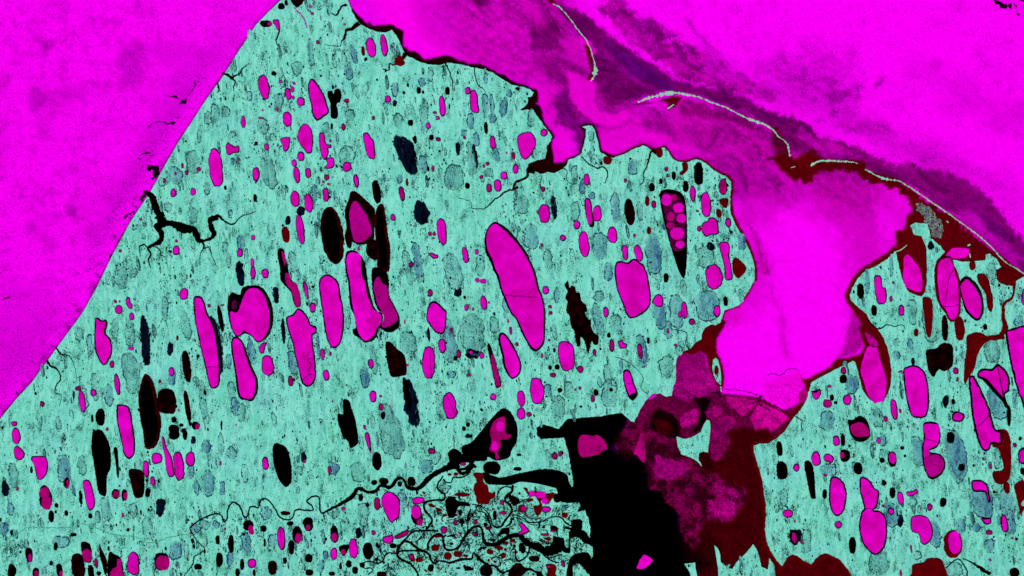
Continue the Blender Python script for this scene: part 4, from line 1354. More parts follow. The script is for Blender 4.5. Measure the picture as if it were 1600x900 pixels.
# colour, softness px, warp px, strength, polygon, speck chance
SEA = [
 ((200, 0, 200), 60, 30, .6, S('560,0 700,40 860,20 880,100 800,130 640,60 560,-60'), 0),
 ((222, 0, 205), 20, 12, .9, S('540,-80 620,-20 650,60 680,98 780,110 840,140 830,90 800,-80'), .0),
 ((255, 0, 235), 18, 10, .9, S('570,-40 600,40 640,82 690,96 720,80 660,60 620,-40'), 0),
 ((200, 0, 178), 26, 14, .9, S('700,0 860,-30 900,60 860,140 810,120 720,90'), .0),
 ((120, 0, 105), 6, 9, .9, S('725,-6 775,-8 768,6 750,12 735,5'), .1),
 ((176, 0, 156), 26, 18, .95, S('830,-40 900,30 920,100 1000,165 1130,160 1240,210 1330,262 1330,300 1160,290 1030,235 950,240 900,200 860,210 840,150 850,80'), .03),
 ((140, 0, 122), 4, 8, .9, S('828,22 845,30 855,40 870,38 880,60 868,78 840,80 826,78 832,55'), .05),
 ((222, 0, 190), 9, 7, .85, S('812,0 835,5 850,38 838,44 822,20'), 0),
 ((214, 0, 190), 8, 8, .7, S('884,58 905,50 915,75 920,100 905,105 888,95'), 0),
 ((128, 0, 126), 4, 6, .9, S('868,150 890,140 892,165 905,185 935,196 905,200 880,205 868,180'), .03),
 ((232, 0, 206), 3, 3, 1., S('886,112 900,116 913,122 924,124 928,130 929,158 936,172 958,180 980,172 989,180 976,194 950,198 928,191 905,174 891,152'), 0),
 ((236, 0, 212), 12, 10, .9, S('830,130 865,135 868,200 900,208 880,235 862,225 850,190 835,160'), 0),
 ((146, 0, 124), 4, 7, .85, S('935,130 960,130 975,160 955,170 938,155'), .05),
 ((128, 0, 132), 8, 8, .95, S('903,200 915,198 913,226 902,240 896,240 896,215'), .0),
 ((234, 0, 210), 5, 5, .9, S('862,228 905,240 940,205 990,195 1060,215 1120,250 1050,235 1005,222 960,245 935,240 900,245 868,262'), 0),
 ((190, 0, 165), 16, 14, .9, S('1040,160 1120,172 1200,215 1260,262 1200,275 1130,235 1050,215'), .03),
 ((136, 0, 108), 4, 6, .85, S('1065,158 1110,165 1180,196 1225,228 1190,205 1120,185 1060,175'), .04),
 # offshore dark thin-ice belt
 ((118, 0, 104), 4, 6, .97, S('866,0 905,18 935,42 965,62 1000,92 1050,122 1110,140 1160,152 1215,180 1240,205 1215,205 1170,178 1110,155 1040,142 990,155 950,160 925,120 925,80 900,40 872,12'), .02),
 ((84, 0, 116), 7, 5, .8, S('945,62 985,88 1030,118 1060,138 1030,140 990,120 955,85'), 0),
 ((190, 0, 180), 4, 4, .5, S('930,68 960,95 1000,128 1012,136 995,128 952,96'), 0),
 ((130, 0, 112), 4, 8, .97, S('1200,170 1240,185 1290,218 1340,232 1400,255 1450,262 1500,275 1540,300 1570,340 1600,372 1700,440 1700,500 1600,424 1560,395 1500,344 1430,295 1380,277 1330,250 1270,248 1240,235 1215,205'), .05),
 ((196, 0, 182), 8, 8, .85, S('1262,225 1320,238 1345,250 1300,248'), .05),
 ((240, 0, 235), 7, 7, .9, S('1520,290 1545,285 1540,262 1580,270 1620,330 1590,345 1565,320'), .03),
 ((214, 0, 200), 9, 9, .8, S('1490,335 1520,325 1540,345 1565,380 1600,400 1580,410 1540,375'), .05),
 ((90, 0, 96), 5, 5, .8, S('1520,325 1555,350 1590,372 1582,380 1545,360'), .02),
 ((196, 0, 190), 16, 14, .5, S('1160,100 1240,140 1330,200 1430,262 1560,290 1500,240 1400,210 1300,150 1200,95'), .08),
 ((212, 0, 186), 4, 4, .9, S('1075,78 1095,80 1110,90 1120,104 1110,118 1090,110 1078,95'), 0),
 ((170, 0, 150), 4, 8, .85, S('1098,92 1125,100 1160,118 1200,140 1215,160 1180,152 1150,146 1120,128'), .06),
 ((104, 0, 112), 3, 4, .9, S('1115,128 1128,132 1140,146 1136,152 1122,142'), .05),
 ((120, 0, 108), 3, 6, .9, S('1165,168 1200,175 1250,190 1268,200 1264,222 1250,215 1225,195 1190,186'), .1),
 ((210, 0, 190), 3, 5, .8, S('1250,200 1275,215 1320,232 1300,240 1262,228 1240,212'), .05),
 ((224, 0, 206), 2, 3, .9, S('1182,128 1192,124 1196,134 1188,142 1180,138'), 0),
 ((232, 0, 210), 3, 4, .9, S('905,60 925,66 930,80 922,100 912,84'), 0),
 ((226, 0, 200), 3, 4, .9, S('985,180 1000,176 1008,186 1000,194 988,192'), 0),
 # rubble patches in the pack ice
 ((196, 0, 176), 5, 14, .9, S('960,-10 985,15 1010,45 1060,70 1120,120 1170,150 1120,140 1040,110 1000,80 940,10'), .12),
 ((150, 0, 140), 5, 6, .85, S('968,8 982,12 985,24 970,18'), .1),
 ((158, 0, 150), 6, 8, .85, S('992,30 1020,28 1035,45 1060,55 1045,62 1010,58 995,45'), .12),
 ((128, 0, 122), 4, 4, .9, S('1053,66 1068,72 1074,92 1070,98 1056,84'), .1),
 ((118, 0, 112), 4, 5, .9, S('1066,66 1085,74 1092,84 1090,94 1074,78'), .1),
 ((120, 0, 112), 4, 5, .85, S('1078,102 1094,108 1096,114 1084,110'), .1),
 ((196, 0, 190), 4, 3, .8, S('1070,28 1078,32 1092,52 1112,74 1125,84 1105,72 1088,54'), .0),
 ((206, 0, 200), 12, 10, .8, S('1095,75 1130,90 1170,120 1230,150 1190,150 1140,130 1098,112'), .05),
 ((214, 0, 210), 18, 20, .7, S('1200,90 1300,80 1340,140 1330,180 1260,180 1210,140'), .10),
 ((200, 0, 195), 5, 7, .75, S('1290,150 1335,135 1350,128 1340,145 1300,158'), .1),
 ((190, 0, 182), 4, 5, .8, S('1366,128 1380,122 1378,132 1368,138'), .1),
 ((206, 0, 196), 8, 8, .6, S('1300,190 1330,180 1380,190 1400,210 1330,210'), .08),
 ((206, 0, 202), 20, 20, .45, S('1420,110 1490,140 1560,210 1600,220 1600,180 1500,120'), .03),
 # west sea mottles
 ((206, 0, 205), 5, 6, .9, S('50,55 66,53 64,66 74,62 84,66 82,80 72,90 64,78 62,68 52,64'), .08),
 ((196, 0, 196), 4, 5, .9, S('50,138 60,140 72,150 68,165 55,174 46,172 46,155'), .08),
 ((210, 0, 208), 8, 9, .85, S('190,72 215,68 225,85 228,110 215,135 190,130 186,110'), .12),
 ((206, 0, 206), 4, 4, .85, S('43,42 47,40 49,44 45,47'), 0),
 ((196, 0, 196), 4, 4, .85, S('104,322 113,318 121,330 120,342 104,338'), .05),
 ((206, 0, 206), 4, 4, .85, S('84,332 94,330 96,340 86,342'), .05),
 ((206, 0, 206), 4, 4, .85, S('64,334 74,332 74,343 66,344'), .05),
 ((202, 0, 202), 4, 4, .75, S('40,350 54,348 57,360 46,368 38,362'), .05),
 ((210, 0, 208), 6, 6, .7, S('66,372 84,374 82,392 66,390'), .05),
 ((205, 0, 200), 5, 6, .8, S('0,118 12,114 16,128 2,134'), .08),
 ((212, 0, 208), 8, 10, .7, S('95,130 135,138 130,160 100,158'), .08),
 ((218, 0, 214), 10, 12, .6, S('210,70 300,60 330,90 250,100'), .03),
 ((205, 0, 205), 20, 14, .5, S('260,120 300,90 360,50 340,90 290,150 240,230 200,300 180,330 150,380 160,330 215,230'), .06),
 ((210, 0, 205), 30, 16, .6, S('-60,560 20,520 70,500 60,560 20,610 -60,660'), .12),
 ((216, 0, 214), 30, 20, .5, S('-40,420 60,440 90,520 20,560 -40,540'), .06),
 # big inlet
 ((214, 0, 196), 22, 16, .95, S('1085,245 1160,262 1240,275 1300,285 1400,300 1430,350 1410,380 1330,440 1320,470 1340,500 1280,560 1200,560 1160,460 1180,420 1150,340 1140,280'), .01),
 ((180, 0, 162), 16, 14, .85, S('1100,250 1200,268 1250,290 1230,320 1180,300 1150,310'), .02),
 ((186, 0, 160), 14, 14, .7, S('1270,270 1340,262 1370,290 1360,330 1310,330 1280,300'), .02),
 ((255, 0, 250), 26, 16, 1., S('1185,350 1240,320 1290,345 1320,380 1330,440 1322,470 1340,520 1310,565 1230,590 1150,600 1140,540 1150,500 1180,480 1200,420 1175,370'), .0),
 ((255, 0, 250), 14, 12, .8, S('1370,320 1400,330 1410,355 1380,385 1365,350'), 0),
 ((190, 0, 166), 5, 5, .85, S('1172,350 1182,365 1196,395 1204,430 1195,430 1182,398'), .02),
 ((205, 0, 190), 6, 5, .7, S('1200,440 1212,470 1226,500 1234,560 1224,560 1216,500'), .03),
 ((176, 0, 150), 4, 5, .9, S('1330,478 1344,490 1352,506 1348,540 1335,555 1310,560 1322,530'), .05),
 ((222, 0, 196), 8, 6, .85, S('1130,484 1160,480 1165,500 1135,510 1128,500'), .03),
 ((240, 0, 216), 4, 3, .9, S('1195,600 1250,580 1262,602 1240,640 1220,670 1195,640'), 0),
 # shallow maroon water
 ((92, 0, 8), 3, 8, 1., S('1200,245 1225,235 1240,246 1262,240 1275,236 1285,246 1310,250 1345,252 1360,268 1400,281 1430,300 1500,348 1560,398 1600,428 1720,520 1600,470 1540,440 1440,430 1400,400 1400,380 1410,365 1420,345 1425,325 1405,300 1375,292 1350,280 1320,262 1280,268 1265,285 1245,280 1225,270 1215,262'), 0),
 ((92, 0, 8), 2, 2, 1., S('1400,392 1399,360 1420,360 1450,375 1452,470 1430,470 1405,440'), 0),
 ((92, 0, 8), 2, 2, 1., S('1450,340 1560,395 1600,430 1600,480 1440,480'), 0),
 ((84, 0, 10), 2, 3, .95, S('990,163 1005,160 1025,158 1052,150 1065,152 1058,164 1050,168 1043,172 1046,160 1030,157 1000,163'), 0),
 ((84, 0, 10), 2, 2, .95, S('912,70 922,73 926,95 928,122 918,124 924,110'), 0),
 ((84, 0, 10), 2, 2, .9, S('850,-6 862,-4 868,6 858,4'), 0),
 ((100, 0, 40), 3, 4, .85, S('1205,196 1215,200 1230,225 1236,244 1215,240 1206,225'), .3),
 ((84, 0, 8), 2, 2, 1., S('1097,520 1105,508 1118,505 1128,500 1134,503 1128,515 1120,530 1122,560 1130,590 1128,612 1120,600 1108,580 1104,556 1095,550 1090,540'), 0),
 ((92, 0, 8), 1.6, 2, 1., S('1330,560 1346,552 1350,540 1340,510 1355,505 1372,515 1382,527 1394,560 1396,600 1385,628 1370,634 1352,625 1342,600 1336,570'), 0),
 ((92, 0, 8), 1.6, 3, 1., S('1340,484 1330,472 1322,462 1331,448 1338,436 1332,440 1326,458 1326,474 1350,512 1358,505'), 0),
 ((92, 0, 8), 2, 3, 1., S('1254,592 1270,592 1300,578 1302,565 1310,560 1336,562 1270,602 1262,630 1240,655 1215,692 1195,692 1215,668 1242,640 1260,612'), 0),
 ((112, 0, 66), 1.5, 2, 1., S('1049,618 1060,600 1120,604 1130,616 1187,620 1222,642 1262,625 1262,630 1240,640 1215,695 1190,800 1000,800 960,690 985,660 1010,625'), .25),
 ((62, 0, 6), 3, 3, 1., S('1120,700 1150,690 1215,690 1215,860 1060,880 1080,760'), 0),
 # cracked floes and dim ice of the lower inlet
 ((156, 0, 116), 2, 3, 1., S('1056,592 1057,562 1064,550 1076,546 1086,548 1100,552 1108,580 1120,600 1126,610 1106,618 1090,622 1070,626 1052,618'), .16),
 ((186, 0, 140), 3, 4, .8, S('1066,580 1085,575 1104,582 1118,600 1096,610 1072,606'), .08),
 ((112, 0, 62), 2, 3, 1., S('1000,650 1010,628 1030,614 1048,620 1044,640 1025,640 1012,655 996,672 985,682 980,672'), .2),
 ((20, 0, 2), 2, 4, 1., S('1016,650 1030,638 1046,644 1058,660 1062,676 1050,684 1030,682 1014,668'), .0),
 ((64, 0, 8), 2, 3, .9, S('1020,655 1035,656 1048,662 1046,678 1028,680'), .1),
 ((14, 0, 2), 1.5, 3, 1., S('1086,622 1100,620 1112,626 1104,640 1103,656 1092,674 1076,678 1090,664 1094,645'), 0),
 ((178, 0, 128), 1.5, 3, 1., S('1060,655 1072,644 1086,638 1092,646 1088,660 1074,668 1062,666'), .12),
 ((168, 0, 118), 1.5, 3, .95, S('1100,645 1112,636 1124,634 1128,648 1116,652 1104,652'), .12),
 ((176, 0, 124), 1.5, 2, 1., S('1133,620 1160,620 1182,626 1150,640 1140,636'), .08),
 ((186, 0, 132), 1.2, 2, 1., S('1149,641 1160,634 1184,628 1172,642 1158,652'), .05),
 ((196, 0, 142), 1.2, 2, 1., S('1187,628 1205,636 1228,647 1233,654 1215,668 1200,680 1187,684 1179,671 1172,656 1180,640'), .03),
 ((150, 0, 104), 2, 3, .9, S('1130,650 1145,648 1150,660 1140,672 1128,690 1122,718 1112,715 1114,700 1108,690 1112,662'), .2),
 ((60, 0, 6), 1.5, 2, 1., S('1137,671 1160,668 1177,671 1186,687 1215,690 1200,720 1120,724 1138,706'), 0),
 ((62, 0, 6), 3, 3, 1., S('1140,672 1200,668 1215,690 1180,700 1200,760 1200,850 1225,900 1200,1000 1100,1000 1090,880 1110,840 1130,800 1160,770 1168,745 1130,735 1100,735 1060,720 1090,700 1112,690'), 0),
 ((72, 0, 6), 3, 2, 1., S('1190,840 1225,860 1240,850 1260,862 1290,850 1345,860 1360,1000 1180,1000'), 0),
 ((0, 0, 0), 5, 4, 1., S('826,650 860,640 960,630 985,650 960,690 900,720 880,700 826,692'), 0),
 ((0, 0, 0), 7, 5, 1., S('858,655 960,640 985,660 960,700 1010,718 1020,760 1060,780 1075,850 1110,880 1080,905 1100,1100 800,1100 800,800 860,700'), 0),
 ((46, 0, 4), 10, 8, .8, S('962,680 978,690 990,715 975,712 965,700'), 0),
 ((36, 0, 3), 14, 8, .7, S('1070,840 1110,830 1120,860 1110,900 1085,905'), 0),
 ((112, 0, 58), 2, 5, 1., S('966,676 1000,660 1040,684 1060,700 1078,715 1100,735 1120,742 1140,756 1165,760 1167,780 1155,800 1145,812 1120,815 1100,812 1090,840 1092,850 1086,858 1072,848 1065,830 1062,808 1052,792 1040,780 1036,768 1016,766 1012,758 1020,745 1022,718 1010,716 990,706 972,692'), .5),
 ((158, 0, 116), 2, 4, 1., S('1022,712 1030,710 1045,716 1070,722 1078,735 1062,745 1040,752 1024,745'), .12),
 ((176, 0, 124), 4, 5, .95, S('1105,780 1130,775 1148,790 1150,802 1130,812 1108,805'), .15),
 ((172, 0, 120), 4, 5, .9, S('1110,750 1140,760 1160,770 1155,785 1120,775'), .25),
 ((150, 0, 104), 2, 3, .8, S('1112,675 1130,672 1143,690 1135,705 1125,722 1112,718 1108,700'), .15),
 ((40, 0, 4), 2, 4, .95, S('1088,706 1106,712 1118,730 1108,735 1096,726'), 0),
]
def sea_axis(lo, hi, n0, n1, step, brk=None):
    core = np.arange(n0, n1+step, step) if brk is None else np.concatenate([np.arange(n0, brk, 3.0), np.arange(brk, n1+step, step)])
    out1 = n0-np.geomspace(4, n0-lo, 26)[::-1]; out2 = n1+step+np.geomspace(4, hi-n1, 26)
    return np.concatenate([out1, core, out2])
def build_sea():
    xs = sea_axis(-7000, 8600, -20, 1620, 1.25, 540); ys = sea_axis(-7000, 7900, -20, 920, 1.3)
    X, Y = np.meshgrid(xs, ys); x = X.ravel(); y = Y.ravel(); N = len(x)
    srgb = np.zeros((N, 3)); srgb[:] = (255, 0, 250)
    west = 1/(1+np.exp((x+.75*y-560)/20))
    n1 = fbm(x*.03, y*.03, 1, 4); n2 = fbm(x*.14, y*.14, 4, 4); n3 = fbm(x*.45, y*.45, 9, 3)
    srgb[:, 0] -= 40*np.clip(n1-.52, 0, 1)+60*np.clip(n2-.58, 0, 1)+60*np.clip(n3-.60, 0, 1)
    srgb[:, 0] -= west*(4+14*np.clip(n1-.45, 0, 1)+110*np.clip(n2*.6+n3*.4-.58, 0, 1))
    srgb[:, 2] = srgb[:, 0]-6
    sp = .012+west*.03+.10*np.clip(n1-.55, 0, 1)
    nst = fbm((x*.8+y*.6)*.02, (-x*.6+y*.8)*.16, 61, 4)
    cw = np.array(COAST_W); dw = segdist(x, y, cw, False)
    band = np.exp(-((dw-34-14*(n1-.5))/13)**2)*west*np.clip((y-60)/80, 0, 1)*np.clip((420-y)/80, 0, 1)
    srgb[:, 0] -= 20*band; srgb[:, 2] -= 16*band; sp += .04*band
    sp += west*np.exp(-dw/9)*np.clip(n2-.47, 0, 1)*4*np.clip((y-230)/60, .15, 1)+west*.5*np.exp(-((dw-26)/9)**2)*np.clip(n3-.58, 0, 1)*6*(y > 120)*(y < 430)
    vein = np.clip(1-np.abs(fbm(x*.035+n2*.6, y*.035+n1*.8, 88, 4)-.5)/.006, 0, 1)*(1-west)
    wx = (fbm(x*.05, y*.05, 21, 5)-.5)*2; wy = (fbm(x*.05, y*.05, 33, 5)-.5)*2
    wfx = (fbm(x*.16, y*.16, 41, 5)-.5)*1.5; wfy = (fbm(x*.16, y*.16, 53, 5)-.5)*1.5
    rnd = rng.random(N)
    for c, soft, warp, k, poly, s in SEA:
        pa = np.array(poly); m = soft*2+warp*2+4
        sel = np.where((x > pa[:, 0].min()-m) & (x < pa[:, 0].max()+m) & (y > pa[:, 1].min()-m) & (y < pa[:, 1].max()+m))[0]
        qx = x[sel]+warp*(wx[sel]+wfx[sel]); qy = y[sel]+warp*(wy[sel]+wfy[sel])
        dith = (rnd[sel]-.5)*min(soft, 9)*.8
        d = segdist(qx, qy, poly); ins = inside(qx, qy, poly); sd = np.where(ins, d, -d)+dith
        f = k/(1+np.exp(-np.clip(sd/(soft*.32), -30, 30)))
        amp_ = 1 if max(c) < 210 else .25
        tex = 1+ ((n2[sel]-.5)*.36+(n3[sel]-.5)*.28+(nst[sel]-.5)*.2)*amp_
        grit = .25*(x[sel] > 950)*(y[sel] > 600)
        tex = tex+grit*((rnd[sel]-.5)*.8+(n3[sel]-.5)*2)
        tgt = np.array(c)[None, :]*np.clip(tex, .6, 1.25)[:, None]
        srgb[sel] = srgb[sel]*(1-f[:, None])+tgt*f[:, None]; sp[sel] = sp[sel]*(1-f)+s*f
    # crisp-edged pans of ice of differing age, drawn out along the drift
    bend = (fbm(x*.006, y*.006, 190, 2)-.5)*160
    u = (x*.86+y*.5)+bend; v = (-x*.5+y*.86)+bend*.8
    pan = fbm(u*.022+wx*.5, v*.07+wy*.5, 140, 6); pan2 = fbm(u*.05, v*.13, 150, 6)
    lag = (1-west)*(x > 560); lum = np.max(srgb, 1)
    mid_ = np.clip((lum-70)/50, 0, 1)*np.clip((225-lum)/50, 0, 1)*lag*np.where(y > 300, .25, .6)
    k1 = np.clip((pan-.53)/.012, 0, 1)*.16+np.clip((pan-.60)/.012, 0, 1)*.16-np.clip((.42-pan)/.012, 0, 1)*.10
    k2 = np.clip((pan2-.57)/.02, 0, 1)*.14-np.clip((.42-pan2)/.02, 0, 1)*.10
    srgb *= (1-(k1+k2)*mid_*.9)[:, None]
    streak = fbm(u*.012+n1*.3, v*.30, 160, 4)
    srgb *= (1-np.clip((streak-.56)/.05, 0, 1)*.08*mid_+np.clip((.40-streak)/.05, 0, 1)*.06*mid_)[:, None]
    wp = fbm(x*.06, y*.06, 170, 6); srgb *= (1-west*(np.clip((wp-.58)/.015, 0, 1)*.03+np.clip((wp-.64)/.01, 0, 1)*.08)*np.clip((dw-60)/90, 0, 1)*.6)[:, None]
    rb_ = np.clip((sp-.03)/.06, 0, 1)*(1-west)*(y < 330)*(lum > 150); rc = fbm(x*.07, y*.09, 220, 6)
    srgb *= (1-rb_*(np.clip((rc-.52)/.015, 0, 1)*.08+np.clip((rc-.60)/.015, 0, 1)*.12))[:, None]
    # rotten ice of the dark bay: open holes and firmer plates
    rot = np.clip((sp-.2)/.15, 0, 1)*(x > 950)*(y > 600); rn = fbm(x*.09, y*.09, 180, 6)
    hole = np.clip((rn-.56)/.02, 0, 1)*rot; plate = np.clip((.42-rn)/.02, 0, 1)*rot
    srgb = srgb*(1-hole[:, None]*.6)+np.array([30, 0, 4])*hole[:, None]*.6
    srgb = srgb*(1-plate[:, None]*.6)+np.array([146, 0, 92])*plate[:, None]*.6; sp = sp*(1-plate*.5)
    lum = np.max(srgb, 1)
    srgb[:, 0] += vein*26*(lum > 90)*(lum < 235); srgb[:, 2] += vein*30*(lum > 90)*(lum < 235)
    srgb[:, 0] += (srgb[:, 2] > srgb[:, 0])*(lum > 60)*(lum < 200)*6
    # wet margin along every shore: width and colour vary from coast to coast
    near = (x > -60) & (x < 1700) & (y > -60) & (y < 960)
    idx = np.where(near)[0]; qx, qy = x[idx], y[idx]; dall = np.full(len(idx), 1e9)
    for L in (np.array(MAIN), np.array(EAST), np.array(HORN), np.array(POD)): dall = np.minimum(dall, segdist(qx, qy, L))
    dall += (fbm(qx*.2, qy*.2, 70, 3)-.5)*3
    strait = (qx+.75*qy) < 600
    wid = np.where(strait, .8, 4.2)
    wid = np.where((qx < 840) & ~strait & (qy < 200), 3.4+3*np.clip(fbm(qx*.04, qy*.04, 71, 2)-.5, 0, 1)*8, wid)
    wid = np.where((qx > 850) & (qy < 280), 3.2, wid)
    wid = np.where((qx > 1110) & (qy > 270) & (qx < 1190) & (qy < 470), 4.2, wid)
    wid = np.where((qx > 1100) & (qx < 1185) & (qy > 440) & (qy < 500), 2.0, wid)
    wid = np.where((qx < 1120) & (qx > 960) & (qy > 500), 0.8, wid)
    wid = np.where((qx > 1230) & (qx < 1400) & (qy > 380) & (qy < 650), 7.0, wid)
    for (cx, cy, r, ww) in ((600, 47, 16, 13), (690, 96, 20, 14), (750, 106, 14, 8), (840, 165, 16, 14), (560, 36, 14, 9), (640, 84, 10, 8), (1000, 240, 0, 0), (950, 244, 10, 6), (845, 262, 22, 26), (1372, 405, 20, 9), (1098, 545, 18, 14)):
        if r: wid = np.maximum(wid, ww*np.exp(-((qx-cx)**2+(qy-cy)**2)/(2*r*r)))
    f = 1/(1+np.exp(np.clip((dall-wid)/.7, -30, 30)))
    east = np.clip((qx-900)/200, 0, 1)[:, None]
    wetc = np.array([30, 0, 2])*(1-east)+np.array([92, 0, 8])*east
    black = np.max(srgb[idx], axis=1) < 40
    f = np.where(black, 0, f)
    srgb[idx] = srgb[idx]*(1-f[:, None])+wetc*f[:, None]; sp[idx] *= (1-f)
    s = np.clip(srgb, 0, 255)/255; lc = np.where(s <= .04045, s/12.92, ((s+.055)/1.055)**2.4)/1.12
    lc[:, 0] *= 1.0
    # geometry: faint relief, pressure ridges a little proud
    z = 0.0+.02*np.clip(n3-.55, 0, 1)
    nx, ny = len(xs), len(ys)
    me = bpy.data.meshes.new('sea'); me.vertices.add(N)
    co = np.stack([(x-800)*.1, (450-y)*.1, z], 1); me.vertices.foreach_set('co', co.ravel())
    i = np.arange(ny-1)[:, None]*nx+np.arange(nx-1)[None, :]
    q = np.stack([i, i+nx, i+nx+1, i+1], -1).reshape(-1, 4); F = len(q)
    me.loops.add(F*4); me.loops.foreach_set('vertex_index', q.ravel().astype(np.int32))
    me.polygons.add(F); me.polygons.foreach_set('loop_start', np.arange(F, dtype=np.int32)*4)
    me.update(calc_edges=True)
    a = me.attributes.new('ice_colour', 'FLOAT_COLOR', 'POINT'); a.data.foreach_set('color', np.concatenate([lc, np.ones((N, 1))], 1).ravel())
    b = me.attributes.new('rubble', 'FLOAT', 'POINT'); b.data.foreach_set('value', sp)
    t = NT('sea_ice_and_water')
    col = t.n('ShaderNodeAttribute', attribute_name='ice_colour').outputs['Color']
    rb = t.n('ShaderNodeAttribute', attribute_name='rubble').outputs['Fac']
    g = t.grain(.1); g2 = t.grain(.1, 5.5)
    col2 = t.mix(t.rng(g2, .2, 1, 0, .13), col, (0, 0, 0, 1))
    nz = t.rng(t.noise(1.7, 4, .7), .3, .7, .15, 1.9)
    thr = t.math('SUBTRACT', 1.0, t.math('MULTIPLY', rb, nz))
    fine = t.noise(3.2, 5, .72, None, 11); mid = t.noise(.7, 5, .62, None, 90)
    col2 = t.mix(t.math('MULTIPLY', t.rng(fine, .56, .68, 0, .16), t.rng(mid, .46, .56)), col2, t.mix(.5, col2, lin(60, 0, 60)))
    dk = t.mix(.82, col2, lin(30, 0, 16))
    col3 = t.mix(t.math('GREATER_THAN', g, thr), col2, dk)
    o = link('sea_ice', me, None, t.out(col3)); o['kind'] = 'structure'
    o['label'] = 'magenta sea ice with dark thin-ice belts, maroon shallows and a black open bay'
build_sea()

# ------------------------------------------------------------ land
LT = .12
for nm, p, lb in (('tundra_ground', main_p, 'broad teal tundra plain pitted with tilted oval lakes between the two seas'),
                  ('tundra_ground', east_p, 'teal tundra east of the maroon inlet, at the lower right')):
    o = slab(nm, p, LT, -.02, M['land']); o['kind'] = 'structure'; o['label'] = lb
THINGS = []      # (root, type, cx, cy, size, ratio, label)
def tagthing(o, cat, label=None, group=None):
    o['category'] = cat; o['kind'] = 'thing'
    if label: o['label'] = label
    if group: o['group'] = group
for nm, p, lb in ISL:
    o = slab(nm, p, LT-.01, -.02, M['land']); tagthing(o, 'island', lb, 'islands in the bay')
o = slab('mud_flat', coastify(FLAT, 77, 4.2), .06, -.02, M['flat']); tagthing(o, 'mud flat', 'speckled grey-teal mud flat breaking up in the maroon lagoon at upper right')
SL = dict(a='thin curved barrier spit with a pale blob at its lower end, top centre', b='long barrier island with a wide ragged left end, tapering to a thin tail',
          c='short pale barrier island with a forked left end above maroon shallows', d='thin straight barrier spit running down to the right edge beside the maroon lagoon')
for k, pts in SPIT.items():
    pts = [(a, b, c*(.72 if c > 2.2 else .85)) for a, b, c in pts]
    r = ribbon('barrier_island', pts, .09, -.02, M['spit'], seed=ord(k), amp=1.0, wv=.9); tagthing(r, 'barrier island', SL[k], 'barrier islands off the coast')
for pts, lb in (([(1043, 170, 1.5), (1049, 166, 2), (1053, 163, 1)], 'tiny pale sand bar under the wide end of the long barrier island'),
                ([(1400, 393, 1.5), (1408, 390, 1.6), (1417, 383, 1)], 'short pale spit pointing up right from the tundra into the maroon lagoon'),
                ([(1236, 262, 1.2), (1243, 260, 1)], 'tiny pale sand bar in the maroon shallows left of the forked barrier island'),
                ([(1512, 384, 2.4), (1516, 382, 2)], 'small teal bar in the open maroon lagoon at upper right'),
                ([(1515, 396, 2), (1516, 403, 2)], 'small upright teal bar just off the tundra in the maroon lagoon'),
                ([(1479, 345, 2), (1482, 348, 1.5)], 'small teal fleck right of the speckled mud flat'),
                ([(1325, 640-30, .5), (1126, 604, 2), (1127, 612, 1)][1:], 'thin tail of sand below the pod-shaped islet')):
    r = ribbon('sand_bar', pts, .08, -.02, M['spit'], seed=3, amp=.3); tagthing(r, 'sand bar', lb, 'small sand bars in the shallows')

# floes lying in the sea water
for typ, s, lb in (
  ('m', '905,684 912,679 925,681 934,680 944,688 949,700 942,704 935,710 925,712 912,714 906,710 903,698', 'dim pink ice floe of blunt diamond shape in the top of the black bay'),
  ('m', '990,708 995,694 1000,680 1005,676 1007,690 1008,718 1004,722 996,712', 'slender upright pink floe in the black bay right of the blunt diamond floe'),
  ('M', '1000,874 1006,867 1012,869 1019,874 1017,880 1006,888 995,888 998,880', 'bright magenta floe alone near the bottom of the black bay'),
  ('M', '1478,399 1487,389 1500,387 1514,390 1510,401 1497,404 1482,402', 'bright magenta floe in the maroon lagoon above the cracked maroon-rimmed lake'),
  ('M', '1356,542 1370,543 1375,562 1382,582 1385,600 1379,628 1365,628 1356,617 1350,597 1345,580 1348,562', 'long bright magenta floe filling the maroon pocket inlet'),
  ('n', '1351,520 1362,525 1371,535 1370,541 1361,541', 'small dim magenta floe above the long floe in the maroon pocket inlet'),
  ('M', '1412,403 1419,398 1428,408 1436,418 1440,434 1441,450 1436,456 1423,452 1415,447 1411,432 1412,418', 'rounded magenta floe inside the maroon notch right of the pale short spit'),
  ('m', '1248,618 1254,610 1261,610 1260,624 1250,630', 'small dim pink floe stuck in the maroon shore of the big inlet')):
    p = ragged(smooth_closed(S(s), 1.2), .7, 5, .4)
    o = slab('ice_floe', p, .075, -.01, M[typ]); tagthing(o, 'ice floe', lb, 'ice floes in open water')
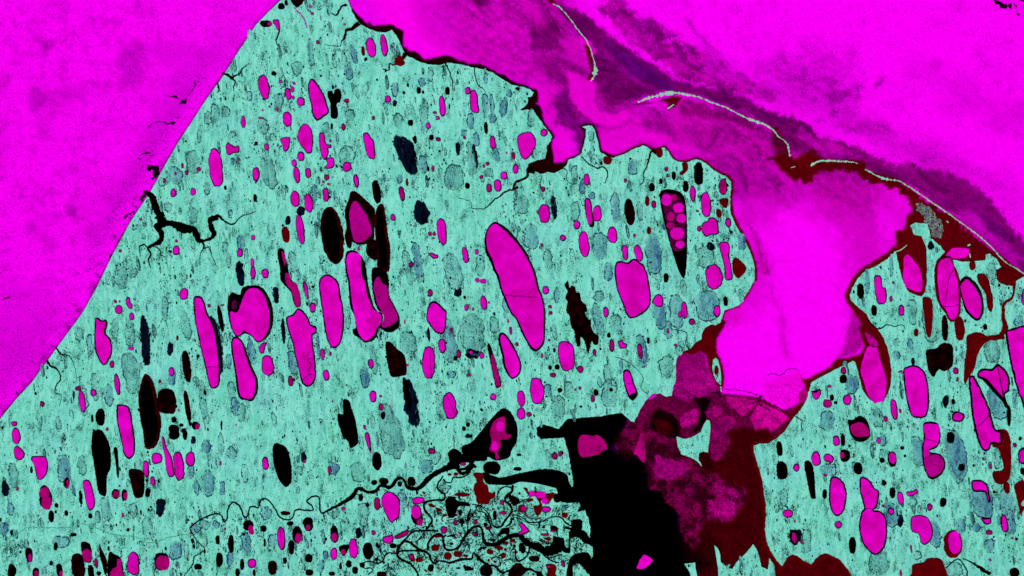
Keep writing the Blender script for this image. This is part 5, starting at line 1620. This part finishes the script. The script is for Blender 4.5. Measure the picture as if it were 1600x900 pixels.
# leads: black cracks in the sea ice
for k, (s, lb) in enumerate((
  ('257,152,.8 262,149,1.5 268,151,1.2 275,151,4 279,155,1 287,160,3', 'short black crack in the western sea ice just above the middle of the coast'),
  ('283,158,5 289,160,6 291,154,1.5 296,148,.8 299,142,1.5 304,136,.8 310,127,1.2', 'dark lead running up right beside the straight coast'),
  ('230,201,.8 235,196,1.6 239,192,1 245,192,1.8 249,190,1 256,191,2 261,195,1 266,192,5 271,193,6', 'thin black crack ending in a blob near the straight coast'),
  ('304,128,2 306,134,3', 'tiny black hole in the sea ice near the top of the straight coast'),
  ('231,266,6 238,262,9 244,262,7 243,272,9 238,280,4', 'ragged black opening in the ice just above the tidal inlet mouth'),
  ('222,242,2 228,239,3 234,240,2', 'small black crack above the ragged opening in the western ice'),
  ('214,248,2 222,249,2', 'small black fleck left of the ragged opening in the western ice'),
  ('219,312,7 225,306,6 233,303,3', 'black patch of open water where the tidal inlet meets the sea'),
  ('193,341,4 200,336,4 210,330,2', 'black lead against the straight coast below the tidal inlet mouth'),
  ('196,361,3 190,374,3 184,376,3', 'second black lead against the straight coast below the tidal inlet'),
  ('172,402,7 178,397,3', 'dark patch against the straight coast level with the twin grey basins'),
  ('0,469,2 8,467,2 16,464,2', 'short black crack cutting in from the left edge of the picture'),
  ('1545,-4,4 1556,3,5 1566,6,4', 'black lead of open water at the top right, leftmost fragment'),
  ('1562,8,6 1572,10,9 1580,8,5', 'widest black lead of open water at the top right corner'),
  ('1583,6,4 1588,10,5', 'short black fragment of open water at the top right'),
  ('1594,-3,5 1601,2,5', 'black fragment of open water cut by the top right corner'),
  ('1588,21,2 1592,23,3', 'tiny black fleck below the other leads at the top right'),
  ('1128,622,1.2 1122,609,1 1160,611,1 1180,616,1.5 1192,620,1 1198,633,1', 'thin dark crack across the lower ice of the big magenta inlet'),
  ('1190,618,3 1186,630,2 1200,640,2', 'dark branching crack in the lower ice of the big magenta inlet'),
  ('1193,623,1 1200,632,2.5 1215,636,3 1230,648,5 1238,654,3', 'maroon crack across the bottom floe of the big magenta inlet'),
  ('1200,587,1 1208,584,1 1220,586,1 1232,576,1 1246,578,1 1252,592,1.5', 'hairline zigzag crack across the bright magenta inlet'),
  ('1126,612,1.5 1110,614,1.2 1090,622,1 1060,602,1', 'hairline crack through the dim pink ice left of the inlet'),
  ('843,0,1 858,20,1 870,45,1.2 874,48,1', 'faint purple crack in the lagoon ice left of the thin curved spit'))):
    pts = [(lambda q: (q[0], q[1], q[2]*.75))(tuple(map(float, a.split(',')))) for a in s.split()]
    o = ribbon('ice_lead', pts, .045, -.01, M['R'] if 'maroon' in lb else M['C'], seed=40+k, amp=2.4, wv=1.0); tagthing(o, 'ice crack', lb, 'cracks and leads in the sea ice')

# ------------------------------------------------------------ lakes, ponds and drained basins from the survey lists
def parse_pts(a, X0, Y0): return [(X0+float(u)/K, Y0+float(v)/K) for u, v in (q.split(',')[:2] for q in a)]
def rim_quads(p, z, V, F, thr=.5, w0=.35, w1=1.1, seed=0):
    """broken dark shoreline round an outline, thicker on one bank"""
    n = len(p); c = p.mean(0); r = np.hypot(*(p-c).T)+1e-6
    th = np.arctan2(p[:, 1]-c[1], p[:, 0]-c[0]); ph = seed*2.4
    k = fbm(p[:, 0]*.35+seed, p[:, 1]*.35, 401, 3)+.16*np.cos(th-ph)
    wd = np.clip((k-thr)/.18, 0, 1); wd = w0*(wd > 0)+(w1-w0)*wd
    jit = 1-np.minimum(.25, rng.uniform(0, .5, n)/r)
    for i in range(n):
        j = (i+1) % n
        if wd[i] <= 0 or wd[j] <= 0 or rng.random() < .08: continue
        a0, a1 = c+(p[i]-c)*jit[i], c+(p[j]-c)*jit[j]
        b0, b1 = a0+(c-p[i])/r[i]*min(wd[i], r[i]*.4), a1+(c-p[j])/r[j]*min(wd[j], r[j]*.4)
        b = len(V); V += [(*W(*q), z) for q in (a0, a1, b1, b0)]; F.append((b, b+1, b+2, b+3))
def basin(p, typ, z, parent=None, name='drained_basin'):
    if area(p) > 0: p = p[::-1]
    n = len(p); c = p.mean(0); v = []; d = []
    for k, (f, e) in enumerate(((1, 0), (.86, .25), (.7, .5), (.4, .8))):
        v += [(*W(*(c+(q-c)*f)), z+.001*k) for q in p]; d += [e]*n
    v.append((*W(*c), z+.004)); d.append(1.)
    F = []
    for k in range(3):
        F += [(k*n+i, (k+1)*n+i, (k+1)*n+(i+1) % n, k*n+(i+1) % n) for i in range(n)]
    F = [tuple(reversed(f)) for f in F]
    F += [(3*n+i, 3*n+(i+1) % n, 4*n) for i in range(n)]
    me = bpy.data.meshes.new(name); me.from_pydata(v, [], F)
    a = me.attributes.new('depth', 'FLOAT', 'POINT'); a.data.foreach_set('value', d)
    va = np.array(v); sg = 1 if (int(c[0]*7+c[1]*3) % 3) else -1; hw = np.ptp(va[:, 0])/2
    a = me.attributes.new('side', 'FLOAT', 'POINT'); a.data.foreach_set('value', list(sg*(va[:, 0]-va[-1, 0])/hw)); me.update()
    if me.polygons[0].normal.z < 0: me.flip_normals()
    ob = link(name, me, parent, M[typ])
    if typ != 'N' and n > 8:
        V2 = []; F2 = []; rim_quads(p, z+.006, V2, F2, .40, .6, 2.3, seed=(c[0]*.37) % 6)
        if F2:
            m2 = bpy.data.meshes.new('shoreline'); m2.from_pydata(V2, [], F2); m2.update(); link('shoreline', m2, ob, M['rim' if typ == 'T' else 'rimblue'])['kind'] = 'stuff'
    return ob

RIM = dict(M=1.55, m=1.4)
def survey(text):
    global K
    X0 = Y0 = 0; cur = None; i = 0
    for ln in text.strip().splitlines():
        ln = ln.strip()
        if not ln: continue
        if ln[0] == '@': h = [int(q) for q in ln[1:].split(',')]; X0, Y0 = h[:2]; K = h[2] if len(h) > 2 else 4; continue
        lb = None
        if '|' in ln: ln, lb = [s.strip() for s in ln.split('|')]
        a = ln.split(); typ = a[0]
        if typ == 'i':
            kind = a[1]; root, zt, j = cur
            if a[2] == 'l':
                p = parse_pts(a[3:], X0, Y0)
                ribbon('crack', [(q[0], q[1], .8) for q in p], zt+.045, zt+.02, M['C'], root, seed=i, amp=1.0); continue
            if a[2] == 'p': p = smooth_closed(parse_pts(a[3:], X0, Y0))
            else:
                u = list(map(float, a[3:7])); tl = float(a[7]) if len(a) > 7 else 0
                p = ellipse(X0+u[0]/K, Y0+u[1]/K, u[2]/K, u[3]/K, tl)
            p = ragged(p, .55 if a[2] == 'p' else 1.1, 500+i+j, .5 if a[2] == 'p' else .3); cur[2] += 1
            slab('ice_floe' if a[2] == 'e' and j > 0 else 'ice_sheet', p, zt+.018+.003*j, zt-.01, M[kind], root); continue
        i += 1
        if a[1] == 'p': p = smooth_closed(parse_pts(a[2:], X0, Y0), 1.6)
        else:
            u = list(map(float, a[1:5])); tl = float(a[5]) if len(a) > 5 else 0
            p = ellipse(X0+u[0]/K, Y0+u[1]/K, u[2]/K, u[3]/K, tl)
            big = min(u[2], u[3])/K
            p = ragged(p, min(2.2, big*.10), 900+i, .12)
        p = ragged(p, .75, 100+i, .45)+rng.uniform(-.22, .22, p.shape)
        A = abs(area(p)); wd = np.ptp(p[:, 0]); ht = np.ptp(p[:, 1]); c = p.mean(0)
        if typ in 'TUN':
            q = ragged(ragged(p, min(3, wd*.16), 70+i, .15), min(1.6, wd*.09), 75+i, .4)
            o = basin(q, typ, LT+.005+(i % 45)*.001); THINGS.append([o, typ, c[0], c[1], A, ht/wd, lb]); cur = None; continue
        zt = LT+.075+(i % 37)*.001
        root = bpy.data.objects.new('lake', None); COL.objects.link(root)
        if typ in 'Mm':
            root.name = 'frozen_lake' if A > 60 else 'frozen_pond'
            r = min(RIM[typ]+(.8 if A > 1200 else 0)+(.9 if c[0] > 1450 else 0), .16*min(wd, ht)); slab('open_water_margin', p, zt, LT-.005, M['B'], root)
            slab('ice_sheet', ragged(inset(p, r), .25, 300+i, .6)+np.array([-.35, -.25])*min(1, r), zt+.018, zt-.01, M[typ], root)
        elif typ == 'E':
            root.name = 'dark_lake'; slab('shallow_rim', p, zt, LT-.005, M['E'], root)
            pi = inset(p, min(4.5, .16*min(wd, ht)))-np.array([1.0, 0]); slab('deep_water', ragged(pi, .6, i, .4), zt+.006, zt-.01, M['B'], root)
        else:
            root.name = 'dark_lake' if A > 60 else 'dark_pond'; slab('water_surface', p, zt, LT-.005, M[typ], root)
        cur = [root, zt, 0]; THINGS.append([root, typ, c[0], c[1], A, ht/wd, lb])
survey(LAKES)

# rivers and channels
RV = []
def rivers(text):
    K = 4
    X0 = Y0 = 0; i = 0
    for ln in text.strip().splitlines():
        ln = ln.strip()
        if ln[0] == '@': h = [int(q) for q in ln[1:].split(',')]; X0, Y0 = h[:2]; K = h[2] if len(h) > 2 else 4; continue
        lb = None
        if '|' in ln: ln, lb = [s.strip() for s in ln.split('|')]
        a = ln.split(); i += 1
        wk = 1.45 if K == 8 else 1.1
        pts = [(X0+float(u)/K, Y0+float(v)/K, float(k)/K*wk) for u, v, k in (q.split(',') for q in a[1:])]
        mid = pts[len(pts)//2]
        mat = {'V': M['B'] if (mid[0] < 700 and mid[1] > 120) or mid[1] > 600 else M['D'], 'Q': M['R'], 'G': M['G'], 'P': M['P']}[a[0]]
        wide = max(p[2] for p in pts) > 4; z = LT+.062+(i % 12)*.001 if a[0] != 'G' else LT+.0545
        o = ribbon('river_channel' if wide else 'stream', pts, z, LT-.005, mat, seed=200+i, amp=(.45 if K == 8 else 1.0 if wide else 1.5) if a[0] != 'G' else 1.6)
        ps = np.array(pts); c = ps[len(ps)//2, :2]
        L = float(np.sum(np.hypot(*np.diff(ps[:, :2], axis=0).T)))
        THINGS.append([o, a[0], c[0], c[1], L, 0, lb])
rivers(RIVERS)

# ------------------------------------------------------------ countless small things
def scatter(name, N, gen, mat, z0, dz, label, nv=7):
    V = []; F = []; D = []
    for _ in range(40*N):
        if len(F) >= N: break
        r = gen()
        if r is None: continue
        cx, cy, ww, hh, tl = r
        jt = .11 if nv < 12 else .06
        p = ellipse(cx, cy, ww, hh, tl, nv, 2.2)+rng.uniform(-jt, jt, (nv, 2))*np.array([ww, hh])
        if area(p) > 0: p = p[::-1]
        b = len(V); z = z0+rng.random()*dz
        if name == 'small_basins':
            c = p.mean(0); tn = rng.random()
            if mat is M['S'] and tn > .3: rim_quads(p, LT+.0531+rng.random()*.001, RV_, RF_, .45, .35, min(1.5, ww*.3), seed=tn*6)
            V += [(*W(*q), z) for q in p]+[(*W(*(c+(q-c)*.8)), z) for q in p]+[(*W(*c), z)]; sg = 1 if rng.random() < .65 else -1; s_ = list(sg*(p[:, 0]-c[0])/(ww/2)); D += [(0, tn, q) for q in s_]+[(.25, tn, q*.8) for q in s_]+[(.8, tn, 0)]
            F.append((b, b+1, b+nv+1, b+nv)); F.extend((b+i, b+(i+1) % nv, b+nv+(i+1) % nv, b+nv+i) for i in range(1, nv))
            F.extend((b+nv+i, b+nv+(i+1) % nv, b+2*nv) for i in range(nv))
        else:
            V += [(*W(*q), z) for q in p]; F.append(tuple(range(b, b+nv)))
    me = bpy.data.meshes.new(name); me.from_pydata(V, [], F)
    if D:
        for k, nm in enumerate(('depth', 'tint', 'side')):
            a = me.attributes.new(nm, 'FLOAT', 'POINT'); a.data.foreach_set('value', [d[k] for d in D])
    me.update(); o = link(name, me, None, mat); o['kind'] = 'stuff'; o['label'] = label; return o
gx, gy = np.meshgrid(np.arange(560, 940, 1.0), np.arange(740, 920, 1.0))
delta_mask = inside(gx, gy, main_p[::2])
def on_delta(a, b):
    i, j = int(round(b-740)), int(round(a-560)); return 0 <= i < 180 and 0 <= j < 380 and bool(delta_mask[i, j])
# candidate centres on land
cand = np.stack([rng.uniform(-150, 1750, 60000), rng.uniform(-60, 1060, 60000)], 1)
ok = np.zeros(len(cand), bool)
for P in LAND_PTS:
    Pc = P[::3]; ok |= inside(cand[:, 0], cand[:, 1], Pc) & (segdist(cand[:, 0], cand[:, 1], Pc) > 3)
cand = cand[ok]; ci = [0]
dn = fbm(cand[:, 0]*.03, cand[:, 1]*.02, 5, 4)
def dens(x, y, n):
    if 700 < x < 930 and y > 760: return .5
    d = .16+1.9*max(0, n-.44)*3
    if y > 800 and x < 900: d *= 2.2
    if 560 < x < 920 and y > 740: d *= 1.7
    if x < 900 and 735 < y < 800: d *= .7
    if x < 300 and y > 560 and y < 660: d *= .4
    if 560 < x < 780 and 300 < y < 340: d *= .4
    if x > 1200: d *= .8
    return d*.5
def nxt():
    i = ci[0] % len(cand); ci[0] += 1; x, y = cand[i]
    return (x, y) if rng.random() < dens(x, y, dn[i]) else None
def gpond():
    r = nxt()
    if r is None: return None
    s = float(np.exp(rng.normal(.02, .42))); return (*r, s, s*rng.uniform(.9, 2.1), rng.uniform(0, 12))
def gpond0():
    r = nxt()
    if r is None: return None
    s = float(np.exp(rng.normal(.55, .38))); return (*r, s, s*rng.uniform(.9, 1.9), rng.uniform(0, 12))
scatter('tiny_ponds', 1900, gpond0, M['B'], LT+.0565, .004, 'countless small black ponds scattered over the teal tundra')
def gstreak():
    r = nxt()
    if r is None: return None
    s = float(np.exp(rng.normal(.95, .4))); return (*r, s, s*rng.uniform(2, 4.6), rng.uniform(3, 11))
scatter('small_basins', 42000, gstreak, M['K'], LT+.0052, .0006, 'narrow dark blue-green drained basins strewn between the lakes', 12)
scatter('tiny_ponds', 9500, gpond, M['B'], LT+.056, .004, 'countless tiny black ponds peppering the teal tundra')
def gpond2():
    r = nxt()
    if r is None: return None
    s = float(np.exp(rng.normal(.35, .35))); return (*r, s, s*rng.uniform(.9, 1.5), 5)
scatter('tiny_iced_ponds', 260, gpond2, M['m'], LT+.0602, .0015, 'scattered tiny pink iced ponds on the teal tundra')
def gbas():
    r = nxt()
    if r is None: return None
    s = float(np.exp(rng.normal(1.25, .5))); return (*r, s, s*rng.uniform(1.4, 3.8), rng.uniform(4, 13))
b_ = scatter('small_basins', 42000, gbas, M['S'], LT+.0015, .0025, 'faint small drained basins covering the teal tundra between the lakes', 10)
def gbas2():
    r = nxt()
    if r is None: return None
    s = float(np.exp(rng.normal(2.0, .3))); return (*r, s, s*rng.uniform(1.8, 3.6), rng.uniform(5, 12))
scatter('small_basins', 11000, gbas2, M['S'], LT+.0006, .0006, 'faint middle-sized drained basins among the lakes', 26)
def gred():
    x_, y_ = rng.uniform(600, 915), rng.uniform(760, 900)
    if not on_delta(x_, y_): return None
    s = float(np.exp(rng.normal(.8, .4))); return (x_, y_, s*rng.uniform(.8, 2), s, rng.uniform(-60, 60))
scatter('tiny_maroon_pools', 90, gred, M['R'], LT+.0606, .001, 'scattered tiny maroon pools between the delta channels', 8)
# scroll bars of the delta: short parallel strokes
V = []; F = []
for cx, cy, n, ang, ln, sp in ((655, 838, 14, 58, 7, 1.6), (640, 880, 12, 62, 7, 1.7), (620, 885, 14, 50, 9, 2), (700, 850, 8, 35, 7, 1.8), (745, 800, 12, 55, 8, 1.8), (775, 785, 10, -70, 9, 1.6),
                               (760, 815, 10, 25, 9, 1.6), (715, 815, 8, -35, 8, 1.8), (730, 780, 8, 60, 7, 1.6), (690, 800, 8, 30, 8, 1.6), (845, 815, 8, -20, 10, 1.6), (870, 800, 8, -55, 9, 1.5),
                               (845, 845, 8, 30, 9, 1.6), (815, 795, 8, 40, 9, 1.5), (900, 855, 9, 40, 9, 1.4), (905, 820, 6, 75, 8, 1.4), (680, 870, 10, 45, 8, 1.6), (765, 850, 10, 20, 8, 1.8), (785, 875, 10, -30, 8, 1.8), (660, 868, 10, 55, 6, 1.4), (590, 880, 8, 40, 6, 2))+tuple((x_, y_, 6, float((fbm(np.array([x_*.02]), np.array([y_*.02]), 31, 2)[0]-.5)*420), 6, 1.7) for x_, y_ in rng.uniform((585, 765), (915, 900), (170, 2))):
    for k in range(n):
        for j in range(3):
            a = math.radians(ang+rng.normal(0, 6)); off = (k-n/2)*sp+rng.normal(0, .2)
            if k*3+j > n*3: continue
            mx = cx-math.sin(a)*off*1.0+rng.normal(0, 5)*math.cos(a); my = cy+math.cos(a)*off+rng.normal(0, 5)*math.sin(a)
            if not on_delta(mx, my): continue
            L = ln*rng.uniform(.2, .5); wv = rng.uniform(.25, .6); b = len(V)
            ux, uy = math.cos(a), math.sin(a); z = LT+.0566+rng.random()*.003
            for s1, s2 in ((-1, 0), (0, 1), (1, 0), (0, -1)): V.append((*W(mx+ux*L*s1-uy*wv*s2, my+uy*L*s1+ux*wv*s2), z))
            F.append((b, b+1, b+2, b+3))
me = bpy.data.meshes.new('basin_shorelines'); me.from_pydata(RV_, [], RF_); me.update()
o = link('basin_shorelines', me, None, M['rim']); o['kind'] = 'stuff'; o['label'] = 'broken dark shorelines of the small drained basins on the tundra'
me = bpy.data.meshes.new('scroll_bars'); me.from_pydata(V, [], F); me.update()
o = link('scroll_bars', me, None, M['C']); o['kind'] = 'stuff'; o['label'] = 'fine parallel dark scroll marks between the looping channels of the delta'

# ------------------------------------------------------------ labels that single each thing out
MARKS = [(805, 447, 'biggest tilted lake'), (988, 450, 'square-shouldered lake'), (1054, 360, 'cone-shaped floe lake'), (563, 342, 'kite-shaped lake'), (520, 368, 'black oval with brown rim'),
 (563, 460, 'boot-shaped lake'), (393, 490, 'notched round lake'), (383, 575, 'club-shaped lake'), (323, 535, 'navy-banked lake'), (234, 643, 'brown spindle lake'), (158, 722, 'tall jet-black oval'),
 (161, 535, 'lobed coastal lake'), (497, 157, 'teardrop lake'), (338, 262, 'slim coastal lake'), (635, 242, 'navy speckled lake'), (441, 727, 'solitary black oval'), (471, 545, 'cracked-end lake'), (517, 487, 'tall smooth lake'),
 (611, 792, 'shield-shaped lake'), (775, 680, 'pink-floe delta lake'), (908, 490, 'ragged brown lake'), (270, 340, 'branching tidal inlet'), (590, 73, 'upright lake pair'), (683, 497, 'egg-shaped lake'),
 (1364, 805, 'hourglass lake'), (1309, 775, 'smooth oval lake'), (1432, 612, 'barrel-shaped lake'), (1468, 558, 'squarish brown lake'), (1457, 703, 'S-shaped lake'), (1538, 660, 'long slanting lake'), (1555, 595, 'claw-shaped lake'),
 (752, 765, 'maroon bottle lake'), (824, 228, 'headland lake'), (704, 634, 'isolated oval lake'), (1092, 272, 'northern black oval'), (1489, 850, 'maroon-rimmed oval lake'), (1480, 450, 'cracked maroon-rimmed lake'), (545, 660, 'jagged black lake'), (620, 562, 'brown wedge lake'), (219, 757, 'brown four-sided lake')]
MARKS += [(1100, 300, 'upper right cape'), (960, 640, 'black bay shore'), (480, 820, 'long winding river')]
DIRS = ['right of', 'below right of', 'below', 'below left of', 'left of', 'above left of', 'above', 'above right of']
LOOK = dict(M='magenta frozen', m='dim pink frozen', B='black', D='brown-black', E='brown-rimmed black', R='maroon')
used = set()
def shape(r):
    return 'wide' if r < .75 else 'round' if r < 1.25 else 'oval' if r < 2 else 'tall' if r < 3.2 else 'slender'
def sizew(A): return 'tiny' if A < 28 else 'small' if A < 75 else 'mid-sized' if A < 320 else 'large'
def describe(t):
    o, typ, x, y, A, r, lb = t
    if typ in 'TUN':
        return (sizew(A/2.5)+' ' + shape(r)+' '+dict(T='grey-green', U='blue-grey', N='navy speckled')[typ]+' drained basin', 'drained basin', 'drained basins on the tundra')
    if typ in 'VQGP':
        return ({'V': 'dark', 'Q': 'maroon', 'G': 'faint green', 'P': 'pinkish'}[typ]+' winding '+('channel' if 'channel' in o.name else 'stream')+(', long' if A > 90 else ', short' if A < 30 else ''), 'river channel', 'rivers and streams')
    iced = any('ice' in c.name for c in o.children)
    if typ in 'BD' and iced: return (sizew(A)+' '+shape(r)+' black-edged lake with pink ice', 'frozen lake', 'part-frozen lakes on the tundra')
    w_ = 'lake' if A > 60 else 'pond'
    return (f'{sizew(A)} {shape(r)} {LOOK[typ]} {w_}', ('frozen ' if typ in 'Mm' else 'dark ')+w_, dict(M='bright frozen lakes on the tundra', m='dim frozen ponds on the tundra').get(typ, 'dark open lakes and ponds'))
for t in THINGS:
    if t[6]: used.add(t[6])
pend = {}
ORD = ['nearest', 'second', 'third', 'fourth', 'fifth', 'sixth', 'seventh', 'eighth', 'ninth', 'tenth', 'eleventh', 'twelfth']
for t in THINGS:
    d, cat, grp = describe(t); o = t[0]
    o['category'] = cat; o['group'] = grp; o['kind'] = 'thing'
    if t[6]: o['label'] = t[6]; continue
    ms = sorted(((math.hypot(t[2]-m[0], t[3]-m[1]), m) for m in MARKS), key=lambda q: q[0])
    ms = [m for m in ms if m[0] > 5][:5]
    opts = []
    for dist, m in ms:
        a = math.degrees(math.atan2(t[3]-m[1], t[2]-m[0])) % 360
        opts.append((dist, f'{DIRS[int((a+22.5)//45) % 8]} the {m[2]}'))
    t.append(d); t.append(opts); pend.setdefault((d, opts[0][1]), []).append(t)
for (d, loc), L in pend.items():
    L.sort(key=lambda t: t[8][0][0])
    for k, t in enumerate(L):
        if len(L) == 1: lb = f'{d} {loc}'
        else:
            lb = None
            for dist, l2 in t[8][1:]:
                if (d, l2) not in pend and f'{d} {loc}, {l2}' not in used and len(f'{d} {loc}, {l2}'.split()) <= 16 and all(u is t or l2 not in [q[1] for q in u[8]] for u in L):
                    lb = f'{d} {loc}, {l2}'; break
            if lb is None:
                cw = ORD[min(k, 11)]; lb = f'{d} {loc}, {cw} from it' if k else f'{d} {loc}, nearest to it'
        while len(lb.split()) > 16: lb = lb.split(' ', 1)[1]
        if lb in used: lb = lb+' again'
        used.add(lb); t[0]['label'] = lb
print('things', len(THINGS), {k: sum(1 for t in THINGS if t[1] == k) for k in 'MmBDERTUNVQGP'})
